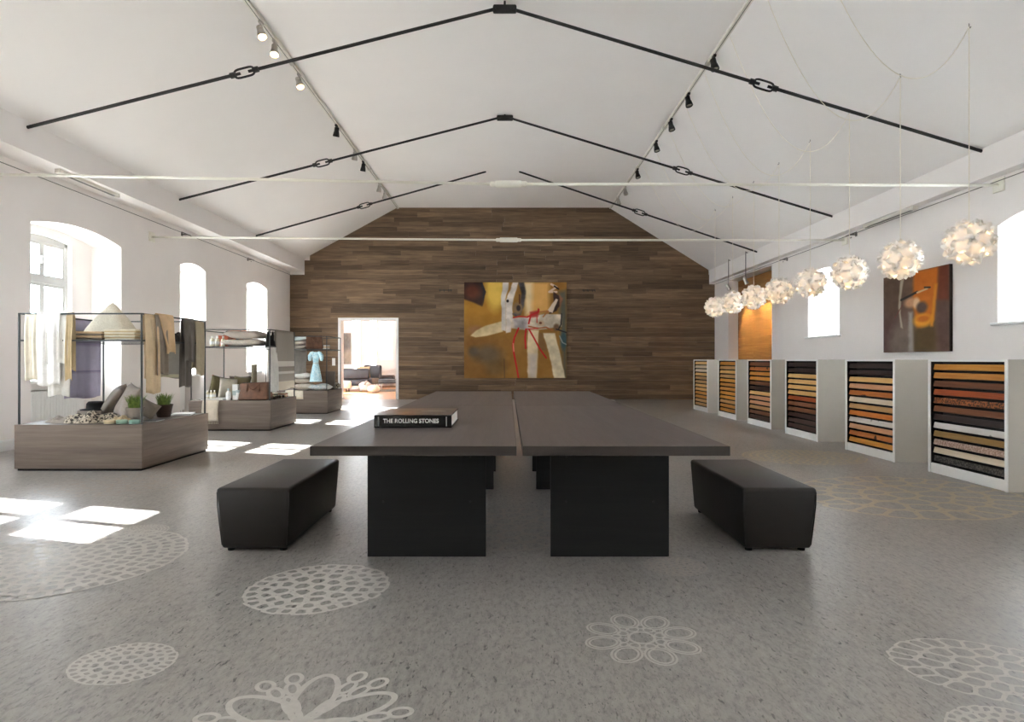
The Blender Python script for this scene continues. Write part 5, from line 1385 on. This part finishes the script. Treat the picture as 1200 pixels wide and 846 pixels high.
b = MB(); b.tube([(-0.13, 0, -0.075), (0, 0, -0.03), (0.13, 0, -0.075)], 0.006, 6); b.tube([(0, 0, -0.03), (0, 0, -0.005), (0.006, 0.0, 0.012), (0, 0.01, 0.022)], 0.003, 6); b.build('hanger', M['steel'], t)
b = MB(); b.grid(lambda u, v: (0.062*math.cos(2*PI*u), 0.041*math.sin(2*PI*u), -0.295 - 0.025*v), 24, 1, close_u=True); b.build('waist_band', F['teal'], t, smooth=True, solid=0.003)

# ------------------------------------------------------------------ lounge furniture seen through the doorway
M['sofa'] = m_plain('dark_grey_leather', rgb(66, 66, 70), 0.45, var=0.08)
def lx(px, Y): return (px - 596) / 700 * Y
# main sofa
t = thing('sofa', 'dark grey leather sofa with rounded back in the lounge', 'sofa', (lx(414, 24.8), 24.8, 0), 0.06)
b = MB(); b.rbox(-1.0, 0.72, -0.45, 0.45, 0.16, 0.42, 0.07, 3); auto_smooth(b.build('seat', M['sofa'], t), 60)
b = MB(); b.rbox(-1.0, 0.72, -0.46, -0.22, 0.42, 0.86, 0.09, 3); auto_smooth(b.build('backrest', M['sofa'], t), 60)
b = MB(); b.rbox(-1.0, -0.75, -0.22, 0.45, 0.40, 0.66, 0.07, 3); auto_smooth(b.build('armrest', M['sofa'], t), 60)
for sx in (-0.85, -0.2, 0.55):
    for sy in (-0.36, 0.36):
        b = MB(); b.tube([(sx, sy, 0), (sx, sy, 0.17)], 0.018, 8); b.build('leg', M['chrome'], t)
pillow('cushion', 'sand cushion leaning on the lounge sofa', (lx(423, 25.0) + 0.1, 25.02, 0.70), (0.55, 0.5, 0.16), (R(72), 0, R(20)), F['beige'])
t = thing('sofa', 'dark grey corner armchair beside the lounge sofa', 'armchair', (lx(432, 26.2), 26.2, 0), -0.3)
b = MB(); b.rbox(-0.36, 0.36, -0.4, 0.4, 0.16, 0.42, 0.07, 3); auto_smooth(b.build('seat', F['pillow_grey'], t), 60)
b = MB(); b.rbox(-0.42, 0.42, 0.26, 0.46, 0.3, 0.98, 0.08, 3); auto_smooth(b.build('backrest', M['sofa'], t), 60)
for sx in (-0.3, 0.3):
    for sy in (-0.3, 0.3):
        b = MB(); b.tube([(sx, sy, 0), (sx, sy, 0.17)], 0.018, 8); b.build('leg', M['chrome'], t)
t = thing('daybed', 'low dark grey daybed behind the lounge stool', 'daybed', (lx(449, 27.2), 27.2, 0), 0.05)
b = MB(); b.rbox(-0.5, 0.5, -0.4, 0.4, 0.15, 0.52, 0.08, 3); auto_smooth(b.build('mattress', M['sofa'], t), 60)
for sx in (-0.4, 0.4):
    for sy in (-0.3, 0.3):
        b = MB(); b.tube([(sx, sy, 0), (sx, sy, 0.16)], 0.02, 8); b.build('leg', M['chrome'], t)
t = thing('bench', 'dark upholstered bench on thin legs in the lounge', 'bench', (lx(459, 24.0), 24.0, 0.02), 0.1)
b = MB(); b.rbox(-0.5, 0.5, -0.3, 0.3, 0.26, 0.42, 0.04, 3); auto_smooth(b.build('seat', M['sofa'], t), 60)
for sx in (-0.42, 0.42):
    for sy in (-0.22, 0.22):
        b = MB(); b.tube([(sx, sy, 0), (sx*0.95, sy, 0.27)], 0.018, 8); b.build('leg', M['chrome'], t)
for i, (px, Y, r, h, m) in enumerate(((428, 23.0, 0.26, 0.37, F['lgrey']), (438, 22.3, 0.23, 0.27, F['cream']))):
    t = thing('pouf', ['large white and grey felt pouf in the lounge', 'smaller cream felt pouf in the lounge'][i], 'pouf', (lx(px, Y), Y, 0), group='lounge poufs')
    b = MB(); b.lathe([(r*0.5, 0), (r*0.85, h*0.12), (r, h*0.45), (r*0.9, h*0.78), (r*0.5, h*0.97), (0.02, h)], seg=28); b.build('body', m, t, smooth=True)
    if i == 0:
        b = MB(); b.tube([(r*0.2 + 0.02*math.cos(a), r*0.9*math.cos(a), h*0.5 + h*0.5*math.sin(a)) for a in np.linspace(-0.9, PI*0.9, 14)], 0.05, 8); b.build('grey_band', F['greycloth'], t, smooth=True)
    b = MB(); b.lathe([(0.02, h - 0.004), (0.018, h + 0.006), (0.004, h + 0.008)], seg=10); b.build('button', m, t)
t = thing('pouf', 'grey felt stool cut off by the doorway edge', 'stool', (lx(404, 22.6), 22.6, 0))
b = MB(); b.lathe([(0.2, 0.14), (0.25, 0.18), (0.25, 0.36), (0.2, 0.42), (0.02, 0.43)], seg=24); b.build('seat', F['lgrey'], t, smooth=True)
for a in range(4):
    b = MB(); b.tube([(0.17*math.cos(a*PI/2+.6), 0.17*math.sin(a*PI/2+.6), 0), (0.15*math.cos(a*PI/2+.6), 0.15*math.sin(a*PI/2+.6), 0.18)], 0.014, 6); b.build('leg', M['black'], t)
t = thing('rug', 'dark slate rug under the lounge bench', 'rug', (lx(457, 23.6), 23.6, 0)); b = MB(); b.rbox(-0.75, 0.9, -0.7, 0.7, 0, 0.02, 0.006); b.build('pile', F['dark'], t); b = MB(); b.rbox(-0.77, 0.92, -0.72, 0.72, 0, 0.012, 0.004); b.build('border', F['greycloth'], t)
t = thing('wall_art', 'tall narrow grey abstract picture on the lounge wall', 'picture', (lx(406, 27.9), 27.98, 1.74))
C = Canvas(24, 60, (138, 132, 124)); C.blob(0.3, 0.3, 0.6, 0.3, (112, 108, 104), 0.9); C.blob(0.7, 0.75, 0.5, 0.2, (164, 152, 134), 0.9)
b = MB(); b.rbox(-0.20, 0.20, -0.03, 0.0, -0.73, 0.73, 0.004, 1); b.build('stretcher', F['greycloth'], t); paint_grid('canvas', 0.39, 1.45, 24, 60, C.done(20), 0.6, t, y=-0.0312)
t = thing('wall_cupboard', 'flush white wall cupboard door in the lounge', 'cupboard', (lx(453.5, 28), 27.995, 1.74))
b = MB(); b.rbox(-0.29, 0.29, -0.03, 0, -0.56, 0.56, 0.006); b.build('surround', M['white'], t); b = MB(); b.rbox(-0.25, 0.25, -0.045, -0.03, -0.52, 0.52, 0.004); dd = b.build('door', M['frame_white'], t); b = MB(); b.rbox(-0.22, -0.2, -0.06, -0.045, -0.04, 0.04, 0.003); b.build('knob', M['chrome'], dd)
